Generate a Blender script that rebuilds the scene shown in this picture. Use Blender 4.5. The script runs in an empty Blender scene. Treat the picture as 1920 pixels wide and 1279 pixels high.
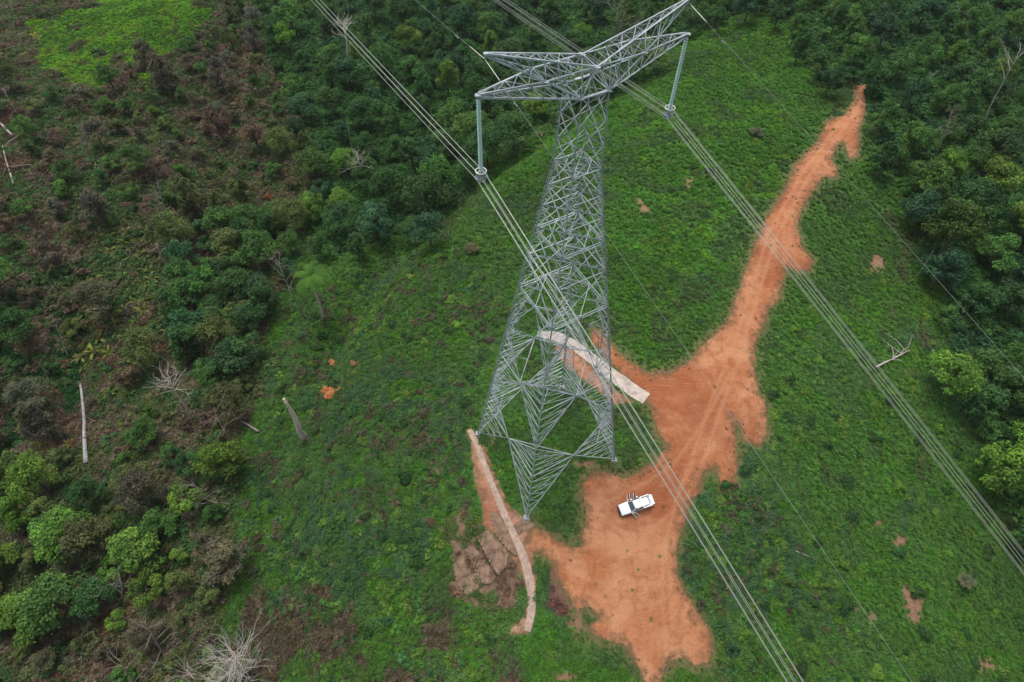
import bpy, math, random
import numpy as np
from mathutils import Vector, Matrix
random.seed(7); RNG = np.random.default_rng(11)
R = math.radians
scene = bpy.context.scene
col = scene.collection
# ---------------------------------------------------------------- camera
CAMH = 91.0; FPX = 1164.53; TILT = R(37.334); ROLL = R(0.986)
_fw = np.array([0, math.sin(TILT), -math.cos(TILT)]); _r = np.array([1., 0, 0]); _u = np.array([0, math.cos(TILT), math.sin(TILT)])
_rt = _r*math.cos(ROLL)+_u*math.sin(ROLL); _up = -_r*math.sin(ROLL)+_u*math.cos(ROLL)
cd = bpy.data.cameras.new('camera'); cam = bpy.data.objects.new('camera', cd); col.objects.link(cam)
cam.matrix_world = Matrix(((_rt[0], _up[0], -_fw[0], 0), (_rt[1], _up[1], -_fw[1], 0), (_rt[2], _up[2], -_fw[2], CAMH), (0, 0, 0, 1)))
cd.sensor_width = 36; cd.lens = FPX/1920*36; cd.clip_start = 0.5; cd.clip_end = 5000
scene.camera = cam
# ---------------------------------------------------------------- light: overcast daylight
SUN_EL, SUN_AZ = R(72), R(-30)      # azimuth measured from +Y towards +X
w = bpy.data.worlds.new('World'); scene.world = w; w.use_nodes = True
nt = w.node_tree; nt.nodes.clear()
sky = nt.nodes.new('ShaderNodeTexSky'); sky.sky_type = 'NISHITA'; sky.sun_disc = False
sky.sun_elevation = SUN_EL; sky.sun_rotation = SUN_AZ; sky.dust_density = 4.0; sky.air_density = 1.0; sky.ozone_density = 0.6
hs = nt.nodes.new('ShaderNodeHueSaturation'); hs.inputs['Saturation'].default_value = 0.45   # cloud-covered sky: greyer
bg = nt.nodes.new('ShaderNodeBackground'); bg.inputs['Strength'].default_value = 0.12
wo = nt.nodes.new('ShaderNodeOutputWorld')
nt.links.new(sky.outputs[0], hs.inputs['Color']); nt.links.new(hs.outputs[0], bg.inputs[0]); nt.links.new(bg.outputs[0], wo.inputs[0])
sl = bpy.data.lights.new('sun', 'SUN'); sl.energy = 1.5; sl.angle = R(30); sl.color = (1.0, 0.97, 0.92)
so = bpy.data.objects.new('sun', sl); col.objects.link(so)
sd = Vector((math.sin(SUN_AZ)*math.cos(SUN_EL), math.cos(SUN_AZ)*math.cos(SUN_EL), math.sin(SUN_EL)))
so.rotation_euler = sd.to_track_quat('Z', 'Y').to_euler(); so.location = (0, 0, 150)
vs = scene.view_settings; vs.view_transform = 'Standard'; vs.look = 'None'; vs.gamma = 1; vs.exposure = 0.55; vs.use_curve_mapping = False
scene.cycles.max_bounces = 5; scene.cycles.diffuse_bounces = 3

# ---------------------------------------------------------------- helpers
def tag(o, label=None, cat=None, group=None, kind=None):
    if label: o['label'] = label
    if cat: o['category'] = cat
    if group: o['group'] = group
    if kind: o['kind'] = kind
    return o
def empty(name, loc=(0, 0, 0), rz=0):
    o = bpy.data.objects.new(name, None); o.empty_display_size = 0.3; o.location = loc; o.rotation_euler[2] = rz; col.objects.link(o); return o
def link_mesh(name, me, mat=None, parent=None):
    if mat is not None: me.materials.append(mat)
    o = bpy.data.objects.new(name, me); col.objects.link(o)
    if parent is not None: o.parent = parent
    return o
class MB:
    def __init__(s): s.v = []; s.f = []; s.n = 0; s.att = []
    def add(s, V, F, a=None):
        V = [tuple(map(float, p)) for p in V]; s.v += V; s.f += [tuple(i+s.n for i in f) for f in F]; s.n += len(V)
        s.att += [0.5 if a is None else a]*len(V)
    def box(s, c, sz, M=None):
        x, y, z = [k/2 for k in sz]
        V = [Vector((a*x, b*y, d*z)) for a in (-1, 1) for b in (-1, 1) for d in (-1, 1)]
        V = [(M @ p if M else p)+Vector(c) for p in V]
        s.add(V, [(0, 1, 3, 2), (4, 6, 7, 5), (0, 4, 5, 1), (2, 3, 7, 6), (0, 2, 6, 4), (1, 5, 7, 3)])
    def tube(s, pts, rad, n=6, caps=True):
        pts = [Vector(p) for p in pts]; k0 = s.n; V = []; ref = None
        if not hasattr(rad, '__len__'): rad = [rad]*len(pts)
        for i, p in enumerate(pts):
            t = (pts[min(i+1, len(pts)-1)]-pts[max(i-1, 0)]).normalized()
            if ref is None: ref = Vector((0, 0, 1)) if abs(t.z) < .9 else Vector((1, 0, 0))
            a = t.cross(ref).normalized(); b = t.cross(a).normalized(); ref = -b if False else ref
            for j in range(n):
                th = 2*math.pi*j/n; V.append(p+a*(math.cos(th)*rad[i])+b*(math.sin(th)*rad[i]))
        F = []
        for i in range(len(pts)-1):
            for j in range(n):
                F.append((i*n+j, i*n+(j+1) % n, (i+1)*n+(j+1) % n, (i+1)*n+j))
        if caps: F.append(tuple(range(n-1, -1, -1))); F.append(tuple((len(pts)-1)*n+j for j in range(n)))
        s.add(V, F)
    def angle(s, p, q, wd, th=None, ref=None):   # rolled steel angle between two points
        p = Vector(p); q = Vector(q); t = (q-p)
        if t.length < .05: return
        t.normalize(); th = th or wd*.22
        r_ = Vector(ref) if ref is not None else Vector((0.3, 0.2, 1))
        if abs(t.dot(r_.normalized())) > .97: r_ = Vector((1, .3, 0))
        a = t.cross(r_).normalized(); b = t.cross(a).normalized()
        prof = [(-.35*wd, -.35*wd), (.65*wd, -.35*wd), (.65*wd, -.35*wd+th), (-.35*wd+th, -.35*wd+th), (-.35*wd+th, .65*wd), (-.35*wd, .65*wd)]
        V = [e+a*x+b*y for e in (p, q) for x, y in prof]
        s.add(V, [(i, (i+1) % 6, 6+(i+1) % 6, 6+i) for i in range(6)]+[(5, 4, 3, 2, 1, 0), (6, 7, 8, 9, 10, 11)])
    def plate(s, c, n, size, th=.03):
        M = Vector(n).to_track_quat('Z', 'Y').to_matrix(); s.box(c, (size, size*.8, th), M)
    def build(s, name, mat, parent=None, smooth=False, att=None):
        me = bpy.data.meshes.new(name); me.from_pydata(s.v, [], s.f); me.update()
        if smooth: me.polygons.foreach_set('use_smooth', [True]*len(me.polygons))
        if att:
            a = me.attributes.new(att, 'FLOAT', 'POINT'); a.data.foreach_set('value', s.att)
        return link_mesh(name, me, mat, parent)
def np_mesh(name, V, F4):
    me = bpy.data.meshes.new(name); V = np.asarray(V, np.float32); F4 = np.asarray(F4, np.int32); k = F4.shape[1]
    me.vertices.add(len(V)); me.vertices.foreach_set('co', V.ravel())
    me.loops.add(F4.size); me.loops.foreach_set('vertex_index', F4.ravel())
    me.polygons.add(len(F4)); me.polygons.foreach_set('loop_start', np.arange(0, F4.size, k, dtype=np.int32))
    me.update(calc_edges=True); return me
def smoothstep(a, b, x): t = np.clip((x-a)/(b-a), 0, 1); return t*t*(3-2*t)
_tabs = {}
def vnoise(x, y, sc, seed=0):      # value noise -1..1
    if seed not in _tabs: _tabs[seed] = np.random.default_rng(seed+100).uniform(-1, 1, (256, 256))
    T = _tabs[seed]; x = np.asarray(x, float)/sc; y = np.asarray(y, float)/sc
    xi = np.floor(x).astype(int); yi = np.floor(y).astype(int); fx = x-xi; fy = y-yi
    fx = fx*fx*(3-2*fx); fy = fy*fy*(3-2*fy); g = lambda a, b: T[a & 255, b & 255]
    return (g(xi, yi)*(1-fx)+g(xi+1, yi)*fx)*(1-fy)+(g(xi, yi+1)*(1-fx)+g(xi+1, yi+1)*fx)*fy
def fbm(x, y, sc, seed=0, o=4):
    r = 0; a = 1; t = 0
    for i in range(o): r = r+a*vnoise(x, y, sc/2**i, seed+i*7); t += a; a *= .55
    return r/t*1.4

# ---------------------------------------------------------------- terrain height
_ys = np.linspace(-200, 600, 801)
def _sm(y, ky, kv):
    v = np.interp(_ys, ky, kv); k = np.hanning(25); k /= k.sum()
    v = np.convolve(np.pad(v, 12, 'edge'), k, 'valid'); return np.interp(y, _ys, v)
# the pylon's feet (solved from the picture): x, y, z
FEET = {}
def rawH(x, y):
    x = np.asarray(x, float); y = np.asarray(y, float)
    xr = _sm(y, [-200, 10, 38, 57, 100, 148, 250, 600], [6, 12, 20, 31, 55, 90, 150, 300])
    zr = _sm(y, [-200, 13, 38, 57, 100, 148, 250, 600], [-14, -4, -.6, 1.5, 4, 3, -4, -10])
    s = (x-xr)*.88; L = np.maximum(-s, 0); Rr = np.maximum(s, 0)
    sp = lambda t, k: k*np.logaddexp(0, t/k)
    dl = .09*L+.24*(sp(L-36, 7)-sp(L-88, 8))-.17*(sp(L-105, 12)-sp(L-230, 20))
    dr = .08*Rr+.22*(sp(Rr-16, 6)-sp(Rr-75, 10))-.12*sp(Rr-110, 14)
    z = zr-dl-dr
    gl = _sm(y, [-200, 10, 40, 62, 90, 115, 160, 600], [-36, -36, -40, -40, -33, -22, 20, 60]); z = z-3.2*np.exp(-((x-gl)/5.5)**2)*smoothstep(200, 120, y)+2.0*np.exp(-((x-gl-15)/8.)**2)*smoothstep(200, 120, y)
    z = z+1.7*vnoise(x, y, 26, 1)*smoothstep(5, 60, L+Rr)+.35*vnoise(x, y, 9, 2)*(.35+smoothstep(8, 30, L+Rr))+.12*vnoise(x, y, 4, 3)
    return z
# ---- pylon frame (fitted)
PH = R(29.762); U = np.array([math.cos(PH), math.sin(PH), 0]); D = np.array([math.sin(PH), -math.cos(PH), 0]); C0 = np.array([5.813, 48.076, 0])
B0, H1, B1, H2, B2 = 8.0416, 55.169, 1.5744, 62.902, 1.3465
H3, W3, S3, AT, HT, PT, HP, LS = 65.165, 1.092, 4.687, 9.994, 65.0565, 9.2726, 68.027, 7.615
def bw(z): return B0+(B1-B0)*z/H1 if z < H1 else B1+(B2-B1)*(z-H1)/(H2-H1)
SG = dict(N=(-1, 1), R=(1, 1), L=(-1, -1), F=(1, -1))
def tp(a, b, z): return Vector(C0+U*a+D*b+np.array([0, 0, z]))
def corner(k, z): a, b = SG[k]; q = bw(z); return tp(a*q, b*q, z)
ZF = dict(L=-1.886, N=-2.269, R=1.2, F=0.9)
CORR = []
for k in 'LNRF':
    p = corner(k, ZF[k]); CORR.append((p.x, p.y, ZF[k]-.35-float(rawH(p.x, p.y))))
def H0(x, y):
    z = rawH(x, y)
    for cx, cy, dz in CORR: z = z+dz*np.exp(-((x-cx)**2+(y-cy)**2)/(2*4.5**2))
    return z
def coords(a, b, far, st):
    c = list(np.arange(a, b+.01, st)); g = st
    lo = [a]; hi = [b]
    while lo[-1] > -far: g *= 1.35; lo.append(lo[-1]-g)
    g = st
    while hi[-1] < far: g *= 1.35; hi.append(hi[-1]+g)
    return np.array(lo[:0:-1]+c+hi[1:])
GX = coords(-225, 200, 1800, 1.0); GY = coords(-12, 275, 1800, 1.0)
XX, YY = np.meshgrid(GX, GY); ZZ = H0(XX, YY)
def HH(x, y):
    x = np.asarray(x, float); y = np.asarray(y, float)
    i = np.clip(np.searchsorted(GX, x)-1, 0, len(GX)-2); j = np.clip(np.searchsorted(GY, y)-1, 0, len(GY)-2)
    fx = (x-GX[i])/(GX[i+1]-GX[i]); fy = (y-GY[j])/(GY[j+1]-GY[j])
    return (ZZ[j, i]*(1-fx)+ZZ[j, i+1]*fx)*(1-fy)+(ZZ[j+1, i]*(1-fx)+ZZ[j+1, i+1]*fx)*fy
def ray(px, py):
    px = np.asarray(px, float)[..., None]; py = np.asarray(py, float)[..., None]
    return _fw+_rt*(px-960)/FPX-_up*(py-639.5)/FPX
def at(px, py, off=0.0):      # where the sight line through a photo pixel meets the terrain (raised by off)
    px = np.atleast_1d(np.asarray(px, float)); py = np.atleast_1d(np.asarray(py, float)); d = ray(px, py); off = np.broadcast_to(np.asarray(off, float), px.shape)
    lo = np.full(px.shape, 40.); hi = np.full(px.shape, 420.); ts = np.linspace(40, 420, 130)
    f = lambda t: CAMH+d[..., 2]*t-HH(d[..., 0]*t, d[..., 1]*t)-off
    done = np.zeros(px.shape, bool); prev = 40.
    for t in ts:
        hit = (~done) & (f(np.full(px.shape, t)) < 0)
        lo[hit] = prev; hi[hit] = t; done |= hit; prev = t
    for _ in range(22):
        m = (lo+hi)/2; b = f(m) < 0; hi = np.where(b, m, hi); lo = np.where(b, lo, m)
    x = d[..., 0]*hi; y = d[..., 1]*hi; return np.stack([x, y, HH(x, y)], -1)
def at1(px, py, off=0.): return Vector(at(px, py, off)[0])
def proj(x, y, z):
    P = np.stack([np.asarray(x, float), np.asarray(y, float), np.asarray(z, float)-CAMH], -1); dz = P @ _fw
    return 960+FPX*(P @ _rt)/dz, 639.5-FPX*(P @ _up)/dz
def inpoly(px, py, poly):
    r = np.zeros(np.shape(px), bool); n = len(poly)
    for i in range(n):
        x1, y1 = poly[i]; x2, y2 = poly[(i+1) % n]
        if y1 == y2: continue
        c = ((y1 > py) != (y2 > py)) & (px < (x2-x1)*(py-y1)/(y2-y1)+x1); r ^= c
    return r
def segdist(x, y, pts, closed=True):
    d = np.full(np.shape(x), 1e9); n = len(pts)
    for i in range(n if closed else n-1):
        ax, ay = pts[i][:2]; bx, by = pts[(i+1) % n][:2]; L2 = (bx-ax)**2+(by-ay)**2+1e-9
        t = np.clip(((x-ax)*(bx-ax)+(y-ay)*(by-ay))/L2, 0, 1); d = np.minimum(d, np.hypot(x-ax-t*(bx-ax), y-ay-t*(by-ay)))
    return d

# ---------------------------------------------------------------- materials
def mat(name, base=(.5, .5, .5), rough=.7, metal=0., spec=.3):
    m = bpy.data.materials.new(name); m.use_nodes = True; b = m.node_tree.nodes['Principled BSDF']
    b.inputs['Base Color'].default_value = (*base, 1); b.inputs['Roughness'].default_value = rough; b.inputs['Metallic'].default_value = metal
    b.inputs['Specular IOR Level'].default_value = spec; return m
def N(m, t, **k):
    n = m.node_tree.nodes.new(t)
    for a, v in k.items(): setattr(n, a, v)
    return n
def lk(m, a, b): m.node_tree.links.new(a, b)
def noise_var(m, base, lo, hi, scale, detail=4, coord='Object', bump=0., rough_=.6):
    b = m.node_tree.nodes['Principled BSDF']; tc = N(m, 'ShaderNodeTexCoord'); n = N(m, 'ShaderNodeTexNoise')
    n.inputs['Scale'].default_value = scale; n.inputs['Detail'].default_value = detail; n.inputs['Roughness'].default_value = rough_
    lk(m, tc.outputs[coord], n.inputs['Vector'])
    mr = N(m, 'ShaderNodeMapRange'); mr.inputs[1].default_value = .3; mr.inputs[2].default_value = .7; mr.inputs[3].default_value = lo; mr.inputs[4].default_value = hi
    lk(m, n.outputs['Fac'], mr.inputs[0])
    mx = N(m, 'ShaderNodeVectorMath', operation='SCALE'); mx.inputs[0].default_value = base; lk(m, mr.outputs[0], mx.inputs['Scale'])
    lk(m, mx.outputs[0], b.inputs['Base Color'])
    if bump:
        bp = N(m, 'ShaderNodeBump'); bp.inputs['Strength'].default_value = 1; bp.inputs['Distance'].default_value = bump; lk(m, n.outputs['Fac'], bp.inputs['Height']); lk(m, bp.outputs[0], b.inputs['Normal'])
    return mx, b
def leafmat(name, src, lo=.6, hi=1.5, transl=.32):
    """src: 'object' -> Object Info colour, 'instancer' -> attribute col; per-leaf value from mesh attribute v"""
    m = mat(name, rough=.6, spec=.15); b = m.node_tree.nodes['Principled BSDF']
    if src == 'object': ci = N(m, 'ShaderNodeObjectInfo'); co = ci.outputs['Color']
    else: ci = N(m, 'ShaderNodeAttribute', attribute_type='INSTANCER', attribute_name='tint'); co = ci.outputs['Vector']
    a = N(m, 'ShaderNodeAttribute', attribute_name='v')
    mr = N(m, 'ShaderNodeMapRange'); mr.inputs[3].default_value = lo; mr.inputs[4].default_value = hi; lk(m, a.outputs['Fac'], mr.inputs[0])
    mx = N(m, 'ShaderNodeVectorMath', operation='SCALE'); lk(m, co, mx.inputs[0]); lk(m, mr.outputs[0], mx.inputs['Scale'])
    # brighter leaves lean yellow
    yl = N(m, 'ShaderNodeVectorMath', operation='MULTIPLY'); yl.inputs[1].default_value = (1.18, 1.10, .75)
    lk(m, mx.outputs[0], yl.inputs[0])
    mm = N(m, 'ShaderNodeMix', data_type='VECTOR'); lk(m, a.outputs['Fac'], mm.inputs[0]); lk(m, mx.outputs[0], mm.inputs[4]); lk(m, yl.outputs[0], mm.inputs[5])
    lk(m, mm.outputs[1], b.inputs['Base Color'])
    if transl:
        tr = N(m, 'ShaderNodeBsdfTranslucent'); lk(m, mm.outputs[1], tr.inputs['Color']); ms = N(m, 'ShaderNodeMixShader'); ms.inputs[0].default_value = transl
        lk(m, b.outputs[0], ms.inputs[1]); lk(m, tr.outputs[0], ms.inputs[2]); lk(m, ms.outputs[0], m.node_tree.nodes['Material Output'].inputs[0])
    return m
M_STEEL = mat('galvanised_steel', rough=.65, metal=.0, spec=.25); noise_var(M_STEEL, (.365, .41, .435), .65, 1.25, .9)
M_CONC = mat('concrete', rough=.9); noise_var(M_CONC, (.24, .21, .175), .7, 1.2, 3)
M_LEAF = leafmat('leaves', 'object'); M_COVER = leafmat('cover_leaves', 'instancer', .5, 1.6)
M_BARK = mat('bark', rough=.9); noise_var(M_BARK, (.10, .085, .065), .6, 1.3, 6)
M_DEAD = mat('dead_wood', rough=.85); noise_var(M_DEAD, (.25, .22, .19), .6, 1.15, 4)
M_EW = mat('weathered_steel_wire', (.26, .28, .26), rough=.6)
M_CABLE = mat('aluminium_cable', (.40, .42, .38), rough=.4, metal=.5)

# ---------------------------------------------------------------- zones, traced in photo pixels
P_DIRT = [(1603,160),(1625,158),(1626,178),(1624,205),(1611,245),(1608,296),(1592,299),(1582,268),(1572,270),(1558,300),(1571,318),(1568,335),(1545,332),(1520,365),(1503,395),(1497,425),(1503,460),(1526,488),(1520,505),(1500,512),(1478,503),(1470,520),(1463,558),(1440,582),(1432,610),(1415,645),(1416,690),(1425,738),(1438,752),(1438,820),(1425,835),(1392,828),(1384,800),(1379,786),(1384,860),(1380,905),(1352,912),(1340,880),(1320,886),(1312,918),(1293,950),(1278,1000),(1270,1045),(1270,1075),(1288,1112),(1312,1150),(1335,1185),(1340,1215),(1332,1246),(1302,1250),(1280,1236),(1252,1246),(1236,1290),(1213,1290),(1198,1256),(1170,1210),(1134,1202),(1107,1190),(1105,1172),(1122,1160),(1101,1139),(1080,1154),(1071,1136),(1040,1081),(1037,1063),(1025,1045),(992,1036),(983,1009),(998,985),(1031,1000),(1062,1021),(1086,1024),(1092,990),(1095,960),(1089,930),(1090,902),(1112,883),(1140,882),(1170,894),(1205,880),(1230,862),(1248,835),(1230,812),(1222,770),(1205,745),(1170,712),(1150,690),(1110,640),(1110,612),(1128,622),(1150,650),(1185,680),(1220,702),(1250,698),(1295,672),(1323,638),(1362,605),(1378,562),(1398,500),(1429,421),(1468,359),(1491,308),(1534,265),(1550,226),(1581,216),(1602,188)]
P_DIRT2 = [(872,805),(884,800),(897,815),(915,848),(935,900),(958,950),(985,972),(1003,985),(990,1010),(1000,1040),(1008,1085),(1004,1150),(995,1188),(965,1196),(945,1185),(962,1165),(985,1150),(985,1110),(970,1060),(948,1035),(925,1005),(905,985),(900,950),(888,900),(882,860)]
P_SLABRED = [(1035,640),(1075,655),(1105,682),(1150,725),(1195,758),(1150,762),(1118,732),(1090,712),(1062,690),(1045,668)]
P_BRIGHT = [(20,40),(95,0),(110,-60),(400,-60),(388,60),(330,110),(270,150),(215,120),(190,160),(120,150),(70,135),(80,80)]
P_LEFT = [(-400,-300),(480,-300),(470,0),(500,90),(545,190),(600,310),(610,360),(560,440),(520,480),(520,560),(490,640),(500,700),(478,760),(455,830),(440,930),(440,1040),(420,1160),(370,1290),(330,1500),(-400,1500)]
P_TERR = [(822,985),(870,950),(905,985),(960,1010),(985,1060),(975,1130),(930,1150),(870,1135),(832,1110),(845,1050)]
P_BROWN2 = [(400,1170),(520,1100),(700,1110),(860,1130),(940,1180),(980,1250),(980,1400),(380,1400)]
P_PURPLE = [(1030,1060),(1062,1090),(1072,1140),(1050,1155),(1025,1130)]
P_DRYR = [(1660,400),(1720,430),(1745,500),(1770,600),(1760,700),(1700,680),(1650,560)]
SOIL = [(1712,1130,16,30),(1700,1105,10,20),(1643,985,12,10),(1610,1133,12,9),(1690,1023,11,16),(1640,1150,9,9),(1846,1245,20,18),(1205,398,12,9),(1195,385,8,6),(1295,340,7,7),(1060,1268,26,6),(925,830,5,22),(1100,868,18,9),(1240,700,30,12),(1640,490,14,20),(1085,1175,22,22),(95,825,30,14),(1880,28,16,10)]
def zones(x, y, z, wob=1.0):
    px, py = proj(x, y, z); s = 14*wob
    qx = px+s*fbm(x, y, 9, 21); qy = py+s*fbm(x, y, 9, 31)
    g = {k: inpoly(qx, qy, p) for k, p in dict(dirt=P_DIRT, dirt2=P_DIRT2, slabred=P_SLABRED, bright=P_BRIGHT, left=P_LEFT, terr=P_TERR, brown2=P_BROWN2, purple=P_PURPLE, dryr=P_DRYR).items()}
    g['bright'] = inpoly(px+34*fbm(x, y, 14, 26), py+34*fbm(x, y, 14, 27), P_BRIGHT) & (fbm(x, y, 9, 28) < .55)
    g['dirt'] = inpoly(px+3.5*fbm(x, y, 3.0, 22), py+3.5*fbm(x, y, 3.0, 23), P_DIRT); g['dirt2'] = inpoly(px+3*fbm(x, y, 2, 24), py+3*fbm(x, y, 2, 25), P_DIRT2); g['slabred'] = inpoly(px+3*fbm(x, y, 2, 24), py+3*fbm(x, y, 2, 25), P_SLABRED)
    so_ = np.zeros(np.shape(x))
    for cx, cy, rx, ry in SOIL: so_ = np.maximum(so_, 1.25-np.sqrt(((qx-cx)/rx)**2+((qy-cy)/ry)**2))
    g['soil'] = np.where(so_ > 0, np.clip(so_+.35*fbm(x, y, 3, 41), 0, 1), 0); g['px'] = px; g['py'] = py
    return g
# ---- ground sheet
G = zones(XX, YY, ZZ)
def c3(*a): return np.array(a, float)
CG = np.zeros(XX.shape+(3,))
nz = .5+.5*fbm(XX, YY, 12, 51); nz2 = .5+.5*fbm(XX, YY, 4, 52)
CG[:] = c3(.036, .105, .022)*(1-nz[..., None])+c3(.055, .135, .030)*nz[..., None]
lm = G['left'] & ~G['bright']
CG[lm] = (c3(.078, .070, .050)*(1-nz[..., None])+c3(.045, .072, .030)*nz[..., None])[lm]
CG[G['bright']] = c3(.05, .15, .015)
CG[G['brown2']] = (c3(.075, .070, .045)*nz[..., None]+c3(.022, .050, .015)*(1-nz[..., None]))[G['brown2']]
CG[G['terr']] = (c3(.185, .115, .078)*nz2[..., None]+c3(.11, .085, .058)*(1-nz2[..., None]))[G['terr']]
CG[G['purple']] = c3(.11, .06, .055)
CG[G['dryr']] = (CG*.6+c3(.10, .075, .055)*.4)[G['dryr']]
sw = np.clip(G['soil']*1.8, 0, 1)[..., None]; CG = CG*(1-sw)+c3(.23, .135, .085)*sw
ny, nx = XX.shape; idx = np.arange(nx*ny).reshape(ny, nx)
F4 = np.stack([idx[:-1, :-1], idx[:-1, 1:], idx[1:, 1:], idx[1:, :-1]], -1).reshape(-1, 4)
_DW = at([p[0] for p in P_DIRT], [p[1] for p in P_DIRT]); _sub = (XX > -5) & (XX < 110) & (YY > 5) & (YY < 190); _e = np.full(XX.shape, 99.); _e[_sub] = segdist(XX[_sub], YY[_sub], [tuple(p[:2]) for p in _DW]); _k = (np.exp(-_e/1.3)*.8)[..., None]; CG = CG*(1-_k)+c3(.16, .10, .055)*_k
me = np_mesh('ground', np.stack([XX, YY, ZZ], -1).reshape(-1, 3), F4)
me.polygons.foreach_set('use_smooth', np.ones(len(F4), bool))
a = me.attributes.new('gcol', 'FLOAT_COLOR', 'POINT'); a.data.foreach_set('color', np.concatenate([CG.reshape(-1, 3), np.ones((nx*ny, 1))], 1).astype(np.float32).ravel())
M_GR = mat('ground_soil', rough=.95, spec=.1); mx, b = noise_var(M_GR, (1, 1, 1), .6, 1.35, 1.6, 8, bump=.2, rough_=.7)
at_ = N(M_GR, 'ShaderNodeAttribute', attribute_name='gcol'); lk(M_GR, at_.outputs['Vector'], mx.inputs[0])
tag(link_mesh('ground', me, M_GR), kind='structure')

# ---------------------------------------------------------------- draped sheets (bare earth, paths)
def drape(name, poly, cell, lift, m, warp=(3, 2.0), relief=.05, seed=0, thick=0):
    W = at([p[0] for p in poly], [p[1] for p in poly]); x0, y0 = W[:, 0].min()-1, W[:, 1].min()-1; x1, y1 = W[:, 0].max()+1, W[:, 1].max()+1
    X, Y = np.meshgrid(np.arange(x0, x1, cell), np.arange(y0, y1, cell)); Z = HH(X, Y)
    px, py = proj(X, Y, Z); q = inpoly(px+warp[0]*fbm(X, Y, warp[1], 22), py+warp[0]*fbm(X, Y, warp[1], 23), poly)
    ed = segdist(X, Y, [tuple(p[:2]) for p in W])
    cellin = q[:-1, :-1] & q[1:, :-1] & q[:-1, 1:] & q[1:, 1:]
    n_, m_ = X.shape; ii = np.arange(n_*m_).reshape(n_, m_)
    F = np.stack([ii[:-1, :-1], ii[:-1, 1:], ii[1:, 1:], ii[1:, :-1]], -1)[cellin]
    used, inv = np.unique(F.ravel(), return_inverse=True)
    Z = Z+lift+relief*(.5+.5*fbm(X, Y, 1.5, 61+seed))*np.clip(ed/1.5, 0, 1)
    V = np.stack([X, Y, Z], -1).reshape(-1, 3)[used]; me = np_mesh(name, V, inv.reshape(-1, 4).astype(np.int32))
    me.polygons.foreach_set('use_smooth', np.ones(len(F), bool))
    a = me.attributes.new('edge', 'FLOAT', 'POINT'); a.data.foreach_set('value', ed.ravel()[used].astype(np.float32))
    return me, V
TRACKS = [[(1600,190),(1560,250),(1500,330),(1440,440),(1415,520),(1390,600),(1360,680),(1330,760),(1300,850),(1270,930),(1250,1010),(1240,1090),(1245,1180)],
          [(1611,195),(1572,255),(1514,335),(1456,445),(1430,525),(1405,605),(1380,690),(1350,770),(1320,860),(1285,940),(1262,1010),(1256,1090),(1262,1180)],
          [(1370,700),(1320,790),(1270,860),(1220,900),(1170,925),(1120,950)],[(1300,860),(1260,960),(1200,1010),(1120,1020),(1060,1040)],
          [(1240,1090),(1180,1100),(1110,1090),(1050,1050)],[(1240,1130),(1170,1140),(1100,1110)]]
def soilmat(name, base, pale, dark):
    m = mat(name, rough=.95, spec=.1); b = m.node_tree.nodes['Principled BSDF']; tc = N(m, 'ShaderNodeTexCoord')
    def nz(sc, det, mp=None, rt=None, dist=0):
        n = N(m, 'ShaderNodeTexNoise'); n.inputs['Scale'].default_value = sc; n.inputs['Detail'].default_value = det; n.inputs['Distortion'].default_value = dist; n.inputs['Roughness'].default_value = .65
        if mp:
            k = N(m, 'ShaderNodeMapping'); k.inputs['Scale'].default_value = mp; k.inputs['Rotation'].default_value = (0, 0, rt or 0); lk(m, tc.outputs['Object'], k.inputs[0]); lk(m, k.outputs[0], n.inputs['Vector'])
        else: lk(m, tc.outputs['Object'], n.inputs['Vector'])
        return n.outputs['Fac']
    def mr(x, a, b_, c, d):
        k = N(m, 'ShaderNodeMapRange'); [setattr(k.inputs[i+1], 'default_value', v) for i, v in enumerate((a, b_, c, d))]; lk(m, x, k.inputs[0]); return k.outputs[0]
    def mix(f, c1, c2):
        k = N(m, 'ShaderNodeMix', data_type='RGBA'); lk(m, f, k.inputs[0])
        for s, c in ((6, c1), (7, c2)):
            if isinstance(c, tuple): k.inputs[s].default_value = (*c, 1)
            else: lk(m, c, k.inputs[s])
        return k.outputs[2]
    c = mix(mr(nz(.09, 6, dist=.8), .43, .60, 0, .9), base, pale)
    c = mix(mr(nz(.35, 6, dist=1.2), .50, .68, 0, .7), c, dark)
    c = mix(mr(nz(.8, 7, dist=.8), .54, .70, 0, .6), c, pale)
    c = mix(mr(nz(.055, 6, dist=.5), .47, .60, 0, .75), c, dark)
    c = mix(mr(nz(1.0, 6, (.30, 1.8, 1), .55, 1.5), .52, .75, 0, .5), c, pale)
    c = mix(mr(nz(1.0, 6, (1.9, .25, 1), .42, 1.2), .55, .75, 0, .45), c, dark)
    tr = N(m, 'ShaderNodeAttribute', attribute_name='track'); c = mix(mr(tr.outputs['Fac'], 0, 1, 0, .4), c, pale)
    c = mix(mr(nz(5, 6), .6, .72, 0, .45), c, (dark[0]*.6, dark[1]*.6, dark[2]*.6))
    ed = N(m, 'ShaderNodeAttribute', attribute_name='edge'); ad = N(m, 'ShaderNodeMath', operation='ADD'); lk(m, ed.outputs['Fac'], ad.inputs[0]); lk(m, mr(nz(.9, 6), .3, .7, -1.4, 1.4), ad.inputs[1])
    c = mix(mr(ad.outputs[0], -.2, 1.6, .85, 0), c, (.125, .085, .045))
    lk(m, c, b.inputs['Base Color'])
    bp = N(m, 'ShaderNodeBump'); bp.inputs['Distance'].default_value = .3; lk(m, nz(1.6, 9), bp.inputs['Height']); lk(m, bp.outputs[0], b.inputs['Normal'])
    return m
M_DIRT = soilmat('red_earth', (.372, .142, .063), (.48, .235, .125), (.25, .074, .031))
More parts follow.
